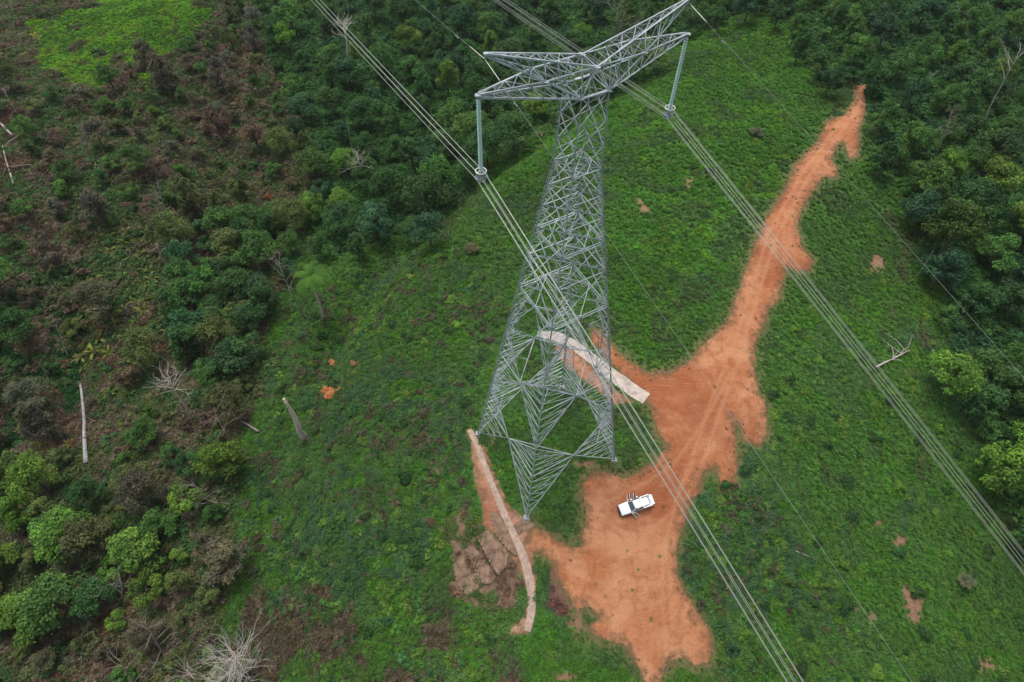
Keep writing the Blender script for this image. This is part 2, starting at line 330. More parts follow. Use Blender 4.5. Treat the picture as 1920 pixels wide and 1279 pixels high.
me, V = drape('dirt_road', P_DIRT, .25, .03, M_DIRT, (3.5, 3.0), .10)
tw = [at([p[0] for p in t], [p[1] for p in t]) for t in TRACKS]
td = np.zeros(len(V))
for t in tw:
    pts = [tuple(p[:2]) for p in t]; d_ = segdist(V[:, 0], V[:, 1], pts, False); td = np.maximum(td, np.exp(-((d_-.0)/.35)**2))
a = me.attributes.new('track', 'FLOAT', 'POINT'); a.data.foreach_set('value', td.astype(np.float32))
co = V.copy(); co[:, 2] -= .03*td*(np.asarray(V[:, 2]) > -99); me.vertices.foreach_set('co', co.astype(np.float32).ravel())
tag(link_mesh('dirt_road', me, M_DIRT), kind='structure')
M_DIRT2 = soilmat('red_earth_bank', (.36, .16, .09), (.42, .27, .19), (.28, .11, .06))
me, V = drape('earth_bank', P_DIRT2, .2, .02, M_DIRT2, (3, 2), .08); tag(link_mesh('earth_bank', me, M_DIRT2), kind='structure')
me, V = drape('earth_bank', P_SLABRED, .2, .045, M_DIRT2, (3, 2), .08); tag(link_mesh('earth_bank', me, M_DIRT2), kind='structure')
# concrete paths: real slabs with thickness
def ribbon(name, pts, wid, lift, th, m, seg=.5):
    W = at([p[0] for p in pts], [p[1] for p in pts]); P = [Vector(q) for q in W]; wl = wid if hasattr(wid, '__len__') else [wid]*len(P)
    out = []; ws = []
    for i in range(len(P)-1):
        n = max(1, int((P[i+1]-P[i]).length/seg))
        for k in range(n): out.append(P[i].lerp(P[i+1], k/n)); ws.append(wl[i]+(wl[i+1]-wl[i])*k/n)
    out.append(P[-1]); ws.append(wl[-1])
    for _ in range(3):
        out = [out[0]]+[(out[i-1]+out[i]*2+out[i+1])/4 for i in range(1, len(out)-1)]+[out[-1]]
    V = []; F = []; K = 5
    for i, p in enumerate(out):
        t = (out[min(i+1, len(out)-1)]-out[max(i-1, 0)]); t.z = 0; t.normalize(); s_ = Vector((t.y, -t.x, 0)); ww = ws[i]*(1+.10*float(vnoise(i*.35, 3, 1, 77)))
        for k in range(K):
            q = p+s_*ww*(k/(K-1)-.5); q.z = float(HH(q.x, q.y)); V.append((q.x, q.y, q.z+lift+th))
        V.append((V[-1][0], V[-1][1], V[-1][2]-th-.25)); V.append((V[-K-1][0], V[-K-1][1], V[-K-1][2]-th-.25))
    S = K+2
    for i in range(len(out)-1):
        a_, b_ = i*S, (i+1)*S
        for k in range(K-1): F.append((a_+k, b_+k, b_+k+1, a_+k+1))
        F.append((a_+K-1, b_+K-1, b_+K, a_+K)); F.append((a_+K+1, b_+K+1, b_, a_))
    F.append((0, 1, 2, 3, 4, 5, 6)); e = (len(out)-1)*S; F.append(tuple(e+k for k in (6, 5, 4, 3, 2, 1, 0)))
    me = bpy.data.meshes.new(name); me.from_pydata(V, [], F); me.update(); return link_mesh(name, me, m)
M_SLAB = mat('pale_track_concrete', rough=.9); mx, b = noise_var(M_SLAB, (.50, .42, .365), .55, 1.15, .9, 8, bump=.03)
tag(ribbon('concrete_path', [(1008,627),(1040,630),(1075,646),(1108,672),(1150,705),(1190,735),(1212,748)], [1.3,2.1,2.2,2.3,2.4,2.5,2.3], .03, .08, M_SLAB), kind='structure')
M_PATH = mat('path_concrete', rough=.9); noise_var(M_PATH, (.37, .27, .21), .6, 1.25, 1.6, 7, bump=.03)
tag(ribbon('footpath', [(880,806),(893,830),(907,868),(925,915),(946,965),(966,1008),(982,1045),(993,1085),(998,1120),(996,1155),(989,1184)], [.85,.95,.95,1.0,1.1,1.1,1.2,1.2,1.2,1.1,.95], .03, .08, M_PATH), kind='structure')
# sandbag terraces and the pad round the near foot
M_TERR = mat('packed_earth', rough=.95); noise_var(M_TERR, (.185, .120, .080), .45, 1.45, 1.3, 7, bump=.04)
M_BAG = mat('sandbag_cloth', rough=.95); noise_var(M_BAG, (.235, .18, .13), .5, 1.4, 5)
def terrace(poly, label, lowpts, up=.24, bags=True, group='earth terraces beside the footpath'):
    W = [Vector(p) for p in at([p[0] for p in poly], [p[1] for p in poly])]
    c = sum(W, Vector())/len(W); root = empty('earth_terrace', c); tag(root, label, 'terrace', group)
    # dense ring outline, gently irregular
    ring = []
    for i in range(len(W)):
        p, q = W[i], W[(i+1) % len(W)]; n = max(2, int((q-p).length/.4))
        for k in range(n):
            r_ = p.lerp(q, k/n); r_.x += .12*float(vnoise(r_.x, r_.y, .8, 5)); r_.y += .12*float(vnoise(r_.x, r_.y, .8, 6)); ring.append(r_)
    zt = [float(HH(p.x, p.y)) for p in ring]; V = []; F = []; n = len(ring); fr = [0, .35, .7, .93, 1]
    for f_ in fr[::-1]:
        for p in ring:
            q = c.lerp(p, f_); z = float(HH(q.x, q.y))*.5+(sum(zt)/n)*.5+up*(1 if f_ < 1 else .75); V.append((q.x-c.x, q.y-c.y, z-c.z))
    for p in ring: V.append((p.x-c.x, p.y-c.y, min(zt)-c.z-.6))
    for l in range(len(fr)-1):
        for i in range(n): F.append((l*n+i, l*n+(i+1) % n, (l+1)*n+(i+1) % n, (l+1)*n+i))
    l = len(fr)
    for i in range(n): F.append((l*n+i, l*n+(i+1) % n, (i+1) % n, i))
    me = bpy.data.meshes.new('earth_fill'); me.from_pydata(V, [], F); me.update(); link_mesh('earth_fill', me, M_TERR, root)
    if bags:
        W2 = [Vector(p) for p in at([p[0] for p in lowpts], [p[1] for p in lowpts])]; mb = MB()
        for i in range(len(W2)-1):
            p, q = W2[i], W2[i+1]; m_ = max(1, int((q-p).length/.62))
            for k in range(m_):
                r_ = p.lerp(q, (k+.5)/m_); t = (q-p).normalized(); z = float(HH(r_.x, r_.y))*.5+(sum(zt)/n)*.5+up*.8
                e = Vector((r_.x, r_.y, z))-c; sx = random.uniform(.2, .26); rr = random.uniform(-.25, .25); t = Vector((t.x*math.cos(rr)-t.y*math.sin(rr), t.x*math.sin(rr)+t.y*math.cos(rr), 0)); e.z += random.uniform(-.04, .05)
                mb = MB(); mb.tube([e-t*sx, e-t*sx*.8, e-t*sx*.4, e+t*sx*.4, e+t*sx*.8, e+t*sx], [.03, .08, .11, .11, .08, .03], 8); mb.build('sandbag', M_BAG, root, smooth=True)
    return root
terrace([(849,1046),(868,1043),(886,1063),(904,1092),(896,1104),(877,1117),(862,1103),(854,1082)], 'lowest grey brown earth terrace edged with sandbags, farthest from the footpath', [(849,1046),(854,1082),(862,1103),(877,1117)])
terrace([(871,1028),(890,1026),(910,1048),(930,1082),(922,1094),(906,1096),(890,1068)], 'second earth terrace from the left, between two sandbag edges', [(871,1028),(890,1068),(906,1096)])
terrace([(893,1004),(918,995),(935,1015),(955,1040),(950,1062),(934,1080),(916,1050)], 'widest brown earth terrace third from the left beside the bare bank', [(893,1004),(916,1050),(934,1080)], .38)
terrace([(919,962),(934,957),(948,985),(966,1030),(970,1044),(950,1030),(930,1003)], 'narrow long earth terrace lying right against the footpath', [(919,962),(930,1003),(950,1030),(970,1044)], .3)
terrace([(961,986),(984,968),(1004,985),(974,1003)], 'square level earth pad around the foot of the nearest pylon leg', [(961,986),(974,1003)], .12, False, None)

# ================================================================ PYLON
pyl = empty('transmission_tower', C0); off = Vector(C0)
tag(pyl, 'tall grey steel lattice pylon with four splayed legs standing on the slope', 'pylon')
def fin(mb, name, parent=pyl, mat_=None, base=off):
    mb.v = [(x-base.x, y-base.y, z-base.z) for x, y, z in mb.v]; return mb.build(name, mat_ or M_STEEL, parent)
LQ, LM, LP, LM2, LO, LS2, LT = 8.67, 15.0, 22.6, 29.0, 37.0, 42.3, 46.5
FACES = [('N', 'R'), ('L', 'N'), ('L', 'F'), ('F', 'R')]
LEG_W = .21
for k in 'LNRF':
    mb = MB(); zf = ZF[k]
    zs = [zf, LQ, LP, LO, LT, H1, H2]; c_ = tp(0, 0, 30)
    for i in range(len(zs)-1):
        p, q = corner(k, zs[i]), corner(k, zs[i+1]); wd = LEG_W*(1-.45*i/5)
        mb.angle(p, q, wd, wd*.2, ref=tp(0, 0, p.z)-p)
    for z in (LQ, LP, LO, LT): mb.plate(corner(k, z), corner(k, z)-tp(0, 0, z), .55, .03)
    mb.box(corner(k, zf)+Vector((0, 0, .03)), (.7, .7, .06))
    fin(mb, 'leg')
DW, RW = .11, .054
def sub(mb, a, b, c, d, n, wd=RW, first=0):
    """redundant zigzag between chord a-b and chord c-d"""
    a, b, c, d = map(Vector, (a, b, c, d)); pa = [a.lerp(b, i/n) for i in range(n+1)]; pc = [c.lerp(d, i/n) for i in range(n+1)]
    for i in range(first, n+1):
        if 0 < i <= n and (pa[i]-pc[i]).length > .25: mb.angle(pa[i], pc[i], wd)
        if i < n: mb.angle(pa[i], pc[i+1], wd)
def mid(a, b, z): return (corner(a, z)+corner(b, z))/2
# leg-extension pyramids (foot to first diaphragm) and the large diamond panels
for fi, (a, b) in enumerate(FACES):
    mb = MB(); Q = mid(a, b, LQ)
    mb.angle(corner(a, LQ), corner(b, LQ), DW*1.1)
    for k in (a, b):
        f_ = corner(k, ZF[k]+.2); mb.angle(f_, Q, DW*1.15); top = corner(k, LQ)
        n = 7 if k == 'N' else 5
        for i in range(1, n):
            p = f_.lerp(top, i/n); q = f_.lerp(Q, i/n); mb.angle(p, q, RW)
            p2 = f_.lerp(top, (i+1)/n) if i < n else top; mb.angle(q, p2, RW)
        mb.angle(f_.lerp(top, .55), f_.lerp(Q, .8), RW)
    fin(mb, 'base_bracing')
    def diamond(name, z0, zm, z1, n, dw):
        mb = MB(); q0, q1 = mid(a, b, z0), mid(a, b, z1)
        mb.angle(corner(a, z1), corner(b, z1), dw)
        for k in (a, b):
            m_ = corner(k, zm); mb.angle(q1, m_, dw); mb.angle(m_, q0, dw)
            sub(mb, m_, corner(k, z1), m_, q1, n); sub(mb, m_, corner(k, z0), m_, q0, n)
            if k != 'N':
                w1, w0 = q1.lerp(m_, .60), q0.lerp(m_, .60); wm = (w1+w0)/2+(m_-(w1+w0)/2)*.12
                for p, q in ((w1, wm), (wm, w0), (wm, m_), (w1, corner(k, zm+(z1-zm)*.35)), (w0, corner(k, zm-(zm-z0)*.35)), (wm, corner(k, zm+(z1-zm)*.2)), (wm, corner(k, zm-(zm-z0)*.2))): mb.angle(p, q, RW*1.2)
            e1 = corner(k, zm+(z1-zm)*.22); mb.angle(q1.lerp(m_, .12), e1, RW*1.15)
            e0 = corner(k, zm-(zm-z0)*.25); mb.angle(q0.lerp(m_, .12), e0, RW*1.15)
        fin(mb, name)
    diamond('body_bracing', LQ, LM, LP, 5, DW*1.05)
    diamond('body_bracing', LP, LM2, LO, 4, DW)
    # upper X panels
    def xpan(mb, z0, z1, dw, red=True, hor=True):
        A0, A1, B0_, B1_ = corner(a, z0), corner(a, z1), corner(b, z0), corner(b, z1)
        mb.angle(A0, B1_, dw); mb.angle(B0_, A1, dw)
        if hor: mb.angle(A1, B1_, dw*1.1)
        if red:
            wa, wb = (A0-B0_).length, (A1-B1_).length; t = wa/(wa+wb); X = A0.lerp(B1_, t)
            for P0, P1 in ((A0, A1), (B0_, B1_)):
                m_ = P0.lerp(P1, .5); q1 = P0.lerp(X, .5); q2 = P1.lerp(X, .5)
                for p, q in ((m_, q1), (m_, q2), (P0.lerp(P1, .25), q1), (P0.lerp(P1, .75), q2)): mb.angle(p, q, RW*.85)
    mb = MB(); xpan(mb, LO, LS2, DW*.9); xpan(mb, LS2, LT, DW*.9); fin(mb, 'body_bracing')
    mb = MB(); xpan(mb, LT, 49.5, DW*.8); xpan(mb, 49.5, 52.2, DW*.8); xpan(mb, 52.2, H1, DW*.8); fin(mb, 'body_bracing')
    mb = MB(); lv = [H1, 57.6, 60.2, H2]
    for i in range(3):
        xpan(mb, lv[i], lv[i+1], DW*.72, False, i == 2)
        mb.angle(corner(a, (lv[i]+lv[i+1])/2), corner(b, (lv[i]+lv[i+1])/2-.6*(1 if fi % 2 else -1)), RW*.8)
    if fi in (0, 2): mb.angle(corner(a, H2), corner(b, H2), .26)
    fin(mb, 'neck_bracing')
    # heavier second horizontal at the top of the body
    mb = MB(); dn = Vector((0, 0, .35)); mb.angle(corner(a, LT)-dn, corner(b, LT)-dn, .16); fin(mb, 'waist_beam'); mb = MB(); mb.angle(corner(a, LO)-dn*1.3, corner(b, LO)-dn*1.3, .13); fin(mb, 'waist_beam')
for z in (LQ, LP, LO, LT, H1):
    mb = MB(); ms = [mid(*f, z) for f in FACES]
    if z != LQ:
        for i in range(4): mb.angle(ms[i], ms[(i+1) % 4], DW*.9)
    else:
        mb.angle(ms[0], ms[1], DW*.9)
        for k_, i, j in (('L', 1, 2), ('F', 2, 3), ('R', 3, 0)): fin(mb, 'diaphragm'); mb = MB(); c_ = corner(k_, z); mb.angle(c_.lerp(ms[i], .42), c_.lerp(ms[j], .42), DW*.8)
    if z in (LP, LO):
        for i in range(4):
            mb.angle(ms[i], ms[(i+1) % 4]+Vector((0, 0, -.3)), DW*.8); mb.angle(ms[i].lerp(ms[(i+1) % 4], .5), corner('NLFR'[i], z), RW*1.2)
    elif z > 40: mb.angle(corner('N', z), corner('F', z), RW*1.2); mb.angle(corner('L', z), corner('R', z), RW*1.2)
    fin(mb, 'diaphragm')
# small step bolts / climbing ladder rail on one leg
mb = MB()
for i in range(120):
    p = corner('L', 4+i*.48); mb.box(p+Vector((-.14, .1, 0)), (.24, .02, .02))
mb.tube([corner('L', z)+Vector((-.2, .1, 0)) for z in (4, 20, 40, 54.5, 61)], .012, 4)
fin(mb, 'climbing_rail')
# head: crossarm and earth-wire peaks on each side
def tch(u_, s):   # top chord of the arm at distance u_ along side s (s=+1/-1 ; b sign sb)
    u_ = abs(u_)
    if u_ <= S3: return (W3, H3)
    t = (u_-S3)/(AT-S3); return (W3*(1-t)+.10*t, H3+(HT-H3)*t)
def bch(u_):
    t = (abs(u_)-B2)/(AT-B2); return (B2*(1-t)+.10*t, H2+(HT-.25-H2)*t)
def pch(u_):
    t = abs(u_)/PT; return (W3*(1-t)+.08*t, H3+(HP-H3)*t)
def plo(u_):
    t = max(0, (abs(u_)-S3*.0)/PT); 
    if abs(u_) <= S3: return tch(u_, 1)
    t = (abs(u_)-S3)/(PT-S3); return (W3*(1-t)+.08*t, H3+(HP-.2-H3)*t)
for s in (-1, 1):
    us = [B2, 2.3, 3.5, S3, 6.1, 7.4, 8.6, AT-.05]
    mb = MB(); P = {}
    for i, u_ in enumerate(us):
        for sb in (-1, 1):
            wt, zt = tch(u_, s); wb, zb = bch(u_); P[i, sb, 't'] = tp(s*u_, sb*wt, zt); P[i, sb, 'b'] = tp(s*u_, sb*wb, zb)
    n = len(us)-1
    for sb in (-1, 1):
        mb.angle(tp(0, sb*W3, H3), P[3, sb, 't'], .14); mb.angle(P[3, sb, 't'], P[n, sb, 't'], .14); mb.angle(P[0, sb, 'b'], P[n, sb, 'b'], .14)
        for i in range(n):
            mb.angle(P[i, sb, 'b'], P[i+1, sb, 't'], RW*1.15); 
            if i > 0 and i % 2: mb.angle(P[i, sb, 't'], P[i, sb, 'b'], RW)
            mb.angle(P[i, sb, 't'], P[i+1, -sb, 't'], RW); 
            if sb > 0: mb.angle(P[i, sb, 'b'], P[i+1, -sb, 'b'], RW)
    for i in range(n):
        mb.angle(P[i, -1, 't'], P[i, 1, 't'], RW*1.2); mb.angle(P[i, -1, 'b'], P[i, 1, 'b'], RW)
    for sb in (-1, 1):
        mb.angle(P[0, sb, 'b'], tp(s*S3/2, sb*W3, H3), DW); mb.angle(P[0, sb, 'b'], P[3, sb, 't'], DW); mb.plate(P[3, sb, 't'], (0, 0, 1), .42); mb.plate(tp(s*S3/2, sb*W3, H3), (0, 0, 1), .36)
    tip = tp(s*AT, 0, HT-.1); mb.plate(tip, (0, 0, 1), .5, .08); mb.box(tip+Vector((0, 0, -.15)), (.18, .18, .3))
    fin(mb, 'crossarm')
    us = [.0, S3/2, 3.5, S3, 6.0, 7.2, 8.3, PT-.03]; mb = MB(); P = {}
    for i, u_ in enumerate(us):
        for sb in (-1, 1):
            wt, zt = pch(u_); wb, zb = plo(u_); P[i, sb, 't'] = tp(s*u_, sb*wt, zt); P[i, sb, 'b'] = tp(s*u_, sb*wb, zb)
    n = len(us)-1
    for sb in (-1, 1):
        mb.angle(P[0, sb, 't'], P[n, sb, 't'], .13); mb.angle(P[3, sb, 'b'], P[n, sb, 'b'], .10)
        for i in range(1, n):
            mb.angle(P[i, sb, 'b'], P[i+1, sb, 't'], RW*1.1); mb.angle(P[i, sb, 't'], P[i, sb, 'b'], RW); mb.angle(P[i, sb, 't'], P[i+1, -sb, 't'], RW)
            if sb > 0: mb.angle(P[i, sb, 'b'], P[i+1, -sb, 'b'], RW)
            mb.angle(P[i, -1, 't'], P[i, 1, 't'], RW) if sb > 0 else None
    mb.plate(tp(s*PT, 0, HP), (0, 0, 1), .35, .06); mb.box(tp(s*(PT+.1), 0, HP-.2), (.1, .1, .4))
    fin(mb, 'earth_wire_peak')
mb = MB()
for a, b in FACES:
    mb.angle(corner(a, H2), corner(b, H2), DW); 
    sa, sb_ = SG[a], SG[b]
for k in 'LNRF':
    s = SG[k]; c = corner(k, H2); top = tp(0, s[1]*W3, H3)
    mb.angle(c, top, DW*1.1); mb.angle(c, tp(0, -s[1]*W3, H3), RW*1.2); mb.angle(c, tp(s[0]*B2, s[1]*W3, H3), DW); mb.plate(c, (s[0]*.3*U[0], s[1]*.3, 1), .6, .04)
for s in (-1, 1): mb.plate(tp(0, s*W3, H3), (0, 0, 1), .55, .04)
mb.angle(tp(0, -W3, H3), tp(0, W3, H3), DW); mb.angle(corner('N', H2), corner('F', H2), RW); mb.angle(corner('L', H2), corner('R', H2), RW)
fin(mb, 'head_frame')
# concrete footings
FN = dict(L='round pale concrete footing at the upper end of the footpath, under the left pylon leg', N='round pale concrete footing in the middle of the square earth pad',
          R='concrete footing under the right pylon leg, beside the bare patch near the dirt yard', F='concrete footing of the far pylon leg near the pale concrete path')
for k in 'LNRF':
    p = corner(k, ZF[k]); mb = MB(); g0 = float(HH(p.x, p.y))
    top = ZF[k]-g0-.02; r = .44 if k == 'N' else .36
    mb.tube([(0, 0, -.8), (0, 0, .05), (0, 0, .06), (0, 0, top-.05), (0, 0, top)], [r*1.45, r*1.45, r*1.1, r*.75, r*.68], 18)
    o = mb.build('concrete_footing', M_CONC); o.location = (p.x, p.y, g0); tag(o, FN[k], 'footing')

# ================================================================ INSULATORS, CABLES
M_GLASS = mat('glass_discs', (.42, .62, .58), rough=.3, spec=.5)
M_RING = mat('ring_aluminium', (.66, .66, .62), rough=.4, metal=.3)
PW = R(30.02); DWv = Vector((math.sin(PW), -math.cos(PW), 0)); UW = Vector((math.cos(PW), math.sin(PW), 0))
for s, lab in ((-1, 'pale green glass insulator string hanging from the left arm of the pylon'), (1, 'pale green glass insulator string hanging from the right arm of the pylon')):
    top = tp(s*AT, 0, HT-.35); r_ = empty('insulator_string', top); tag(r_, lab, 'insulator', 'insulator strings of the pylon')
    mb = MB(); L = LS-.35-.55; nd = 30; pts = []; rad = []
    for i in range(nd):
        z = -.1-L*i/nd; h = L/nd
        for dz, rr in ((0, .045), (.15*h, .06), (.30*h, .185), (.50*h, .19), (.56*h, .09), (.9*h, .045)): pts.append((0, 0, z-dz)); rad.append(rr)
    mb.tube(pts, rad, 12); mb.build('glass_discs', M_GLASS, r_, True)
    mb = MB(); mb.tube([(0, 0, .2), (0, 0, -.12)], .04, 6); mb.build('end_fitting', M_STEEL, r_); mb = MB(); mb.box((0, 0, -L-.2), (.12, .12, .25)); mb.build('end_fitting', M_STEEL, r_)
    mb = MB(); zz = -L+.05; pts = [(.46*math.cos(a), .46*math.sin(a), zz) for a in [2*math.pi*i/28 for i in range(29)]]
    mb.tube(pts, .045, 8, False); 
    for k in range(4):
        a = k*math.pi/2+.5; mb.tube([(0, 0, zz-.1), (.46*math.cos(a), .46*math.sin(a), zz)], .02, 5)
    mb.build('corona_ring', M_RING, r_, True)
    mb = MB(); zc = -(LS-.35); Hx = [UW*(.5*math.cos(a))+Vector((0, 0, .5*math.sin(a))) for a in [i*math.pi/3 for i in range(6)]]
    ctr = Vector((0, 0, zc))
    for sy in (-.16, .16):
        d_ = DWv*sy
        for i in range(6): mb.angle(ctr+Hx[i]*.95+d_, ctr+Hx[(i+1) % 6]*.95+d_, .09)
        for i in range(3): mb.angle(ctr+Hx[i]*.95+d_, ctr+Hx[i+3]*.95+d_, .08)
    for h in Hx: mb.tube([ctr+h-DWv*.3, ctr+h-DWv*.15, ctr+h+DWv*.15, ctr+h+DWv*.3], [.03, .065, .065, .03], 7)
    mb.build('suspension_yoke', M_STEEL, r_)
SPd, SM, KP, KM, WP, WM = -.22763, -.08849, -.00033, .00014, -.22083, -.06766
def sag(t, sp, kp, sm, km):
    if t >= 0: return sp*t+kp*min(t, 110)**2
    t = -t; return sm*t+km*t*t
for s, lab in ((-1, 'left bundle of six pale power cables with spacers, passing in front of the pylon'), (1, 'right bundle of six power cables, passing behind the pylon head and over the road')):
    c = tp(s*AT, 0, HT-LS); r_ = empty('power_line', c); tag(r_, lab, 'cable bundle', 'cable bundles carried by the pylon')
    ts = list(np.linspace(-330, -20, 60))+list(np.linspace(-18, 18, 25))+list(np.linspace(20, 112, 40))
    for i in range(6):
        a = i*math.pi/3; h = UW*(.5*math.cos(a))+Vector((0, 0, .5*math.sin(a)))
        mb = MB(); mb.tube([DWv*t+h+Vector((0, 0, sag(t, SPd, KP, SM, KM))) for t in ts], .021 if s < 0 else .017, 5); mb.build('cable', M_CABLE, r_, True)
    for t in (-286, -232, -178, -120, -58, 48, 92):
        mb = MB(); q = DWv*t+Vector((0, 0, sag(t, SPd, KP, SM, KM)))
        Hx = [UW*(.5*math.cos(a))+Vector((0, 0, .5*math.sin(a))) for a in [i*math.pi/3 for i in range(6)]]
        for i in range(6): mb.tube([q+Hx[i]*.7, q+Hx[(i+1) % 6]*.7], .022, 5); mb.tube([q+Hx[i]*.7, q+Hx[i]], .026, 5)
        mb.build('spacer', M_CABLE, r_)
for s, lab in ((-1, 'thin earth wire strung over the left peak of the pylon, crossing the narrow pylon body'), (1, 'thin earth wire strung over the right peak of the pylon, crossing the upper dirt road')):
    c = tp(s*(PT+.1), 0, HP-.4); r_ = empty('earth_wire', c); tag(r_, lab, 'cable', 'earth wires on the pylon peaks')
    ts = list(np.linspace(-330, -10, 60))+list(np.linspace(-8, 8, 17))+list(np.linspace(10, 112, 40))
    mb = MB(); mb.tube([DWv*t+Vector((0, 0, sag(t, WP, KP, WM, KM))) for t in ts], .009, 5); mb.build('cable', M_EW, r_, True)
    mb = MB(); mb.tube([DWv*t+Vector((0, 0, sag(t, WP, KP, WM, KM)+.002)) for t in np.linspace(-2.4, 2.4, 15)], .026, 6); mb.build('armour_rods', M_RING, r_, True)
    for t in (-4.6, 4.6):
        mb = MB(); q = DWv*t+Vector((0, 0, sag(t, WP, KP, WM, KM)-.09)); mb.tube([q-DWv*.22, q-DWv*.12, q-DWv*.10, q+DWv*.10, q+DWv*.12, q+DWv*.22], [.04, .04, .012, .012, .04, .04], 6); mb.build('vibration_damper', M_STEEL, r_)

# ================================================================ PICKUP TRUCK
def pickup():
    f = at1(1160.5, 957, .6); b = at1(1219, 936.5, .6); d = (f-b); rz = math.atan2(d.y, d.x); c = (f+b)/2
    # forward = +x, left = +y ; driver's far side in the photo is -y (towards the top of the picture)
    z0 = float(HH(c.x, c.y))+.05; root = empty('pickup_truck', (c.x, c.y, z0), rz)
    nx_ = Vector((math.cos(rz), math.sin(rz)))
    gzf = float(HH(c.x+nx_.x*1.6, c.y+nx_.y*1.6)); gzr = float(HH(c.x-nx_.x*1.6, c.y-nx_.y*1.6)); root.rotation_euler[1] = -math.atan2(gzf-gzr, 3.2)
    gzl = float(HH(c.x-nx_.y*.8, c.y+nx_.x*.8)); gzr2 = float(HH(c.x+nx_.y*.8, c.y-nx_.x*.8)); root.rotation_euler[0] = math.atan2(gzl-gzr2, 1.6)
    tag(root, 'white double cab pickup truck with open doors and tailgate, parked on red earth', 'pickup truck')
    W_ = mat('white_paint', (.80, .81, .82), rough=.25, spec=.6); GL = mat('dark_glass', (.05, .075, .09), rough=.08, spec=.8); BK = mat('black_plastic', (.025, .025, .028), rough=.6)
    TY = mat('tyre_rubber', (.02, .02, .02), rough=.9); AL = mat('alloy', (.5, .5, .52), rough=.35, metal=.6); SE = mat('grey_seat', (.10, .10, .11), rough=.9); LM_ = mat('headlight_lens', (.75, .78, .8), rough=.1, spec=.8); RL = mat('tail_lens', (.45, .02, .02), rough=.2)
    def loft(secs, name, m, par, smooth=True, close=True):
        mb = MB(); n = len(secs[0]); V = [p for s_ in secs for p in s_]
        F = [(i*n+j, i*n+(j+1) % n, (i+1)*n+(j+1) % n, (i+1)*n+j) for i in range(len(secs)-1) for j in range(n)]
        F += [tuple(range(n-1, -1, -1)), tuple((len(secs)-1)*n+j for j in range(n))]; mb.add(V, F)
        o = mb.build(name, m, par, smooth); bv = o.modifiers.new('b', 'BEVEL'); bv.width = .03; bv.segments = 2; return o
    def sec(x, hw, zb, zt, r=.12): return [(x, -hw, zb), (x, -hw, zt-r), (x, -hw+r*.9, zt), (x, 0, zt+.02), (x, hw-r*.9, zt), (x, hw, zt-r), (x, hw, zb)]
    # front body: nose to firewall, with a curved nose
    loft([sec(2.62, .55, .5, .82), sec(2.55, .74, .42, .92), sec(2.38, .86, .38, 1.0), sec(2.0, .91, .42, 1.06), sec(1.2, .925, .42, 1.12), sec(.98, .93, .42, 1.13)], 'front_body', W_, root)
    # sills / cabin tub (open inside so that open doors show the cabin)
    mb = MB(); mb.box((-.1, 0, .42), (2.2, 1.82, .12)); mb.box((-1.15, 0, .8), (.08, 1.8, .75)); mb.box((-.1, .9, .52), (2.2, .06, .16)); mb.box((-.1, -.9, .52), (2.2, .06, .16)); mb.build('cabin_floor', W_, root)
    # roof and pillars
    loft([[(x, -hw, z-.05), (x, -hw+.1, z), (x, 0, z+.025), (x, hw-.1, z), (x, hw, z-.05), (x, hw-.05, z-.10), (x, -hw+.05, z-.10)] for x, hw, z in ((.34, .62, 1.70), (.2, .66, 1.745), (-.4, .68, 1.77), (-1.0, .66, 1.75), (-1.14, .63, 1.70))], 'roof', W_, root)
    mb = MB()
    for sy in (-1, 1):
        for (x1, z1, y1), (x2, z2, y2) in (((.98, 1.12, .86), (.3, 1.68, .62)), ((-.12, .5, .9), (-.14, 1.70, .66)), ((-1.12, .8, .9), (-1.08, 1.70, .63))): mb = MB(); mb.tube([(x1, sy*y1, z1), (x2, sy*y2, z2)], .05, 6); mb.build('pillar', W_, root)
    mb = MB(); mb.add([(1.0, -.83, 1.13), (1.0, .83, 1.13), (.36, .60, 1.68), (.36, -.60, 1.68), (1.03, 0, 1.15), (.37, 0, 1.71)], [(0, 4, 5, 3), (4, 1, 2, 5)]); ws = mb.build('windshield', GL, root); ws.modifiers.new('s', 'SOLIDIFY').thickness = .02
    mb = MB(); mb.add([(-1.15, -.75, 1.15), (-1.15, .75, 1.15), (-1.13, .58, 1.66), (-1.13, -.58, 1.66)], [(3, 2, 1, 0)]); q = mb.build('rear_window', GL, root); q.modifiers.new('s', 'SOLIDIFY').thickness = .02
    mb = MB()
    for sy in (-.4, .4): mb.box((.25, sy, .72), (.5, .5, .2)); mb.box((-.02, sy, 1.0), (.14, .48, .6))
    mb.box((-.65, 0, .72), (.5, 1.3, .2)); mb.box((-.98, 0, 1.0), (.14, 1.3, .6)); mb.box((.85, 0, .95), (.3, 1.6, .25)); mb.build('seats', SE, root)
    # bed: floor, sides, white tonneau with dark channel, sports bar
    mb = MB()
    for sy in (-1, 1): mb.box((-1.93, sy*.88, .80), (1.48, .08, .62)); mb.box((-1.93, sy*.84, 1.115), (1.48, .16, .035))
    mb.box((-1.93, 0, .55), (1.5, 1.72, .08)); mb.box((-1.21, 0, .82), (.06, 1.72, .56)); o = mb.build('cargo_bed', W_, root)
    mb = MB(); mb.box((-1.75, 0, 1.10), (1.05, 1.16, .05)); mb.box((-1.30, 0, 1.14), (.12, 1.5, .03)); o = mb.build('bed_cover', W_, root); o.modifiers.new('b', 'BEVEL').width = .015
    mb = MB(); 
    for sy in (-1, 1): mb.box((-1.9, sy*.64, 1.12), (.95, .07, .05))
    mb.box((-2.36, 0, 1.11), (.12, 1.0, .06)); mb.build('bed_rail', mat('grey_trim', (.20, .23, .25), rough=.5), root)
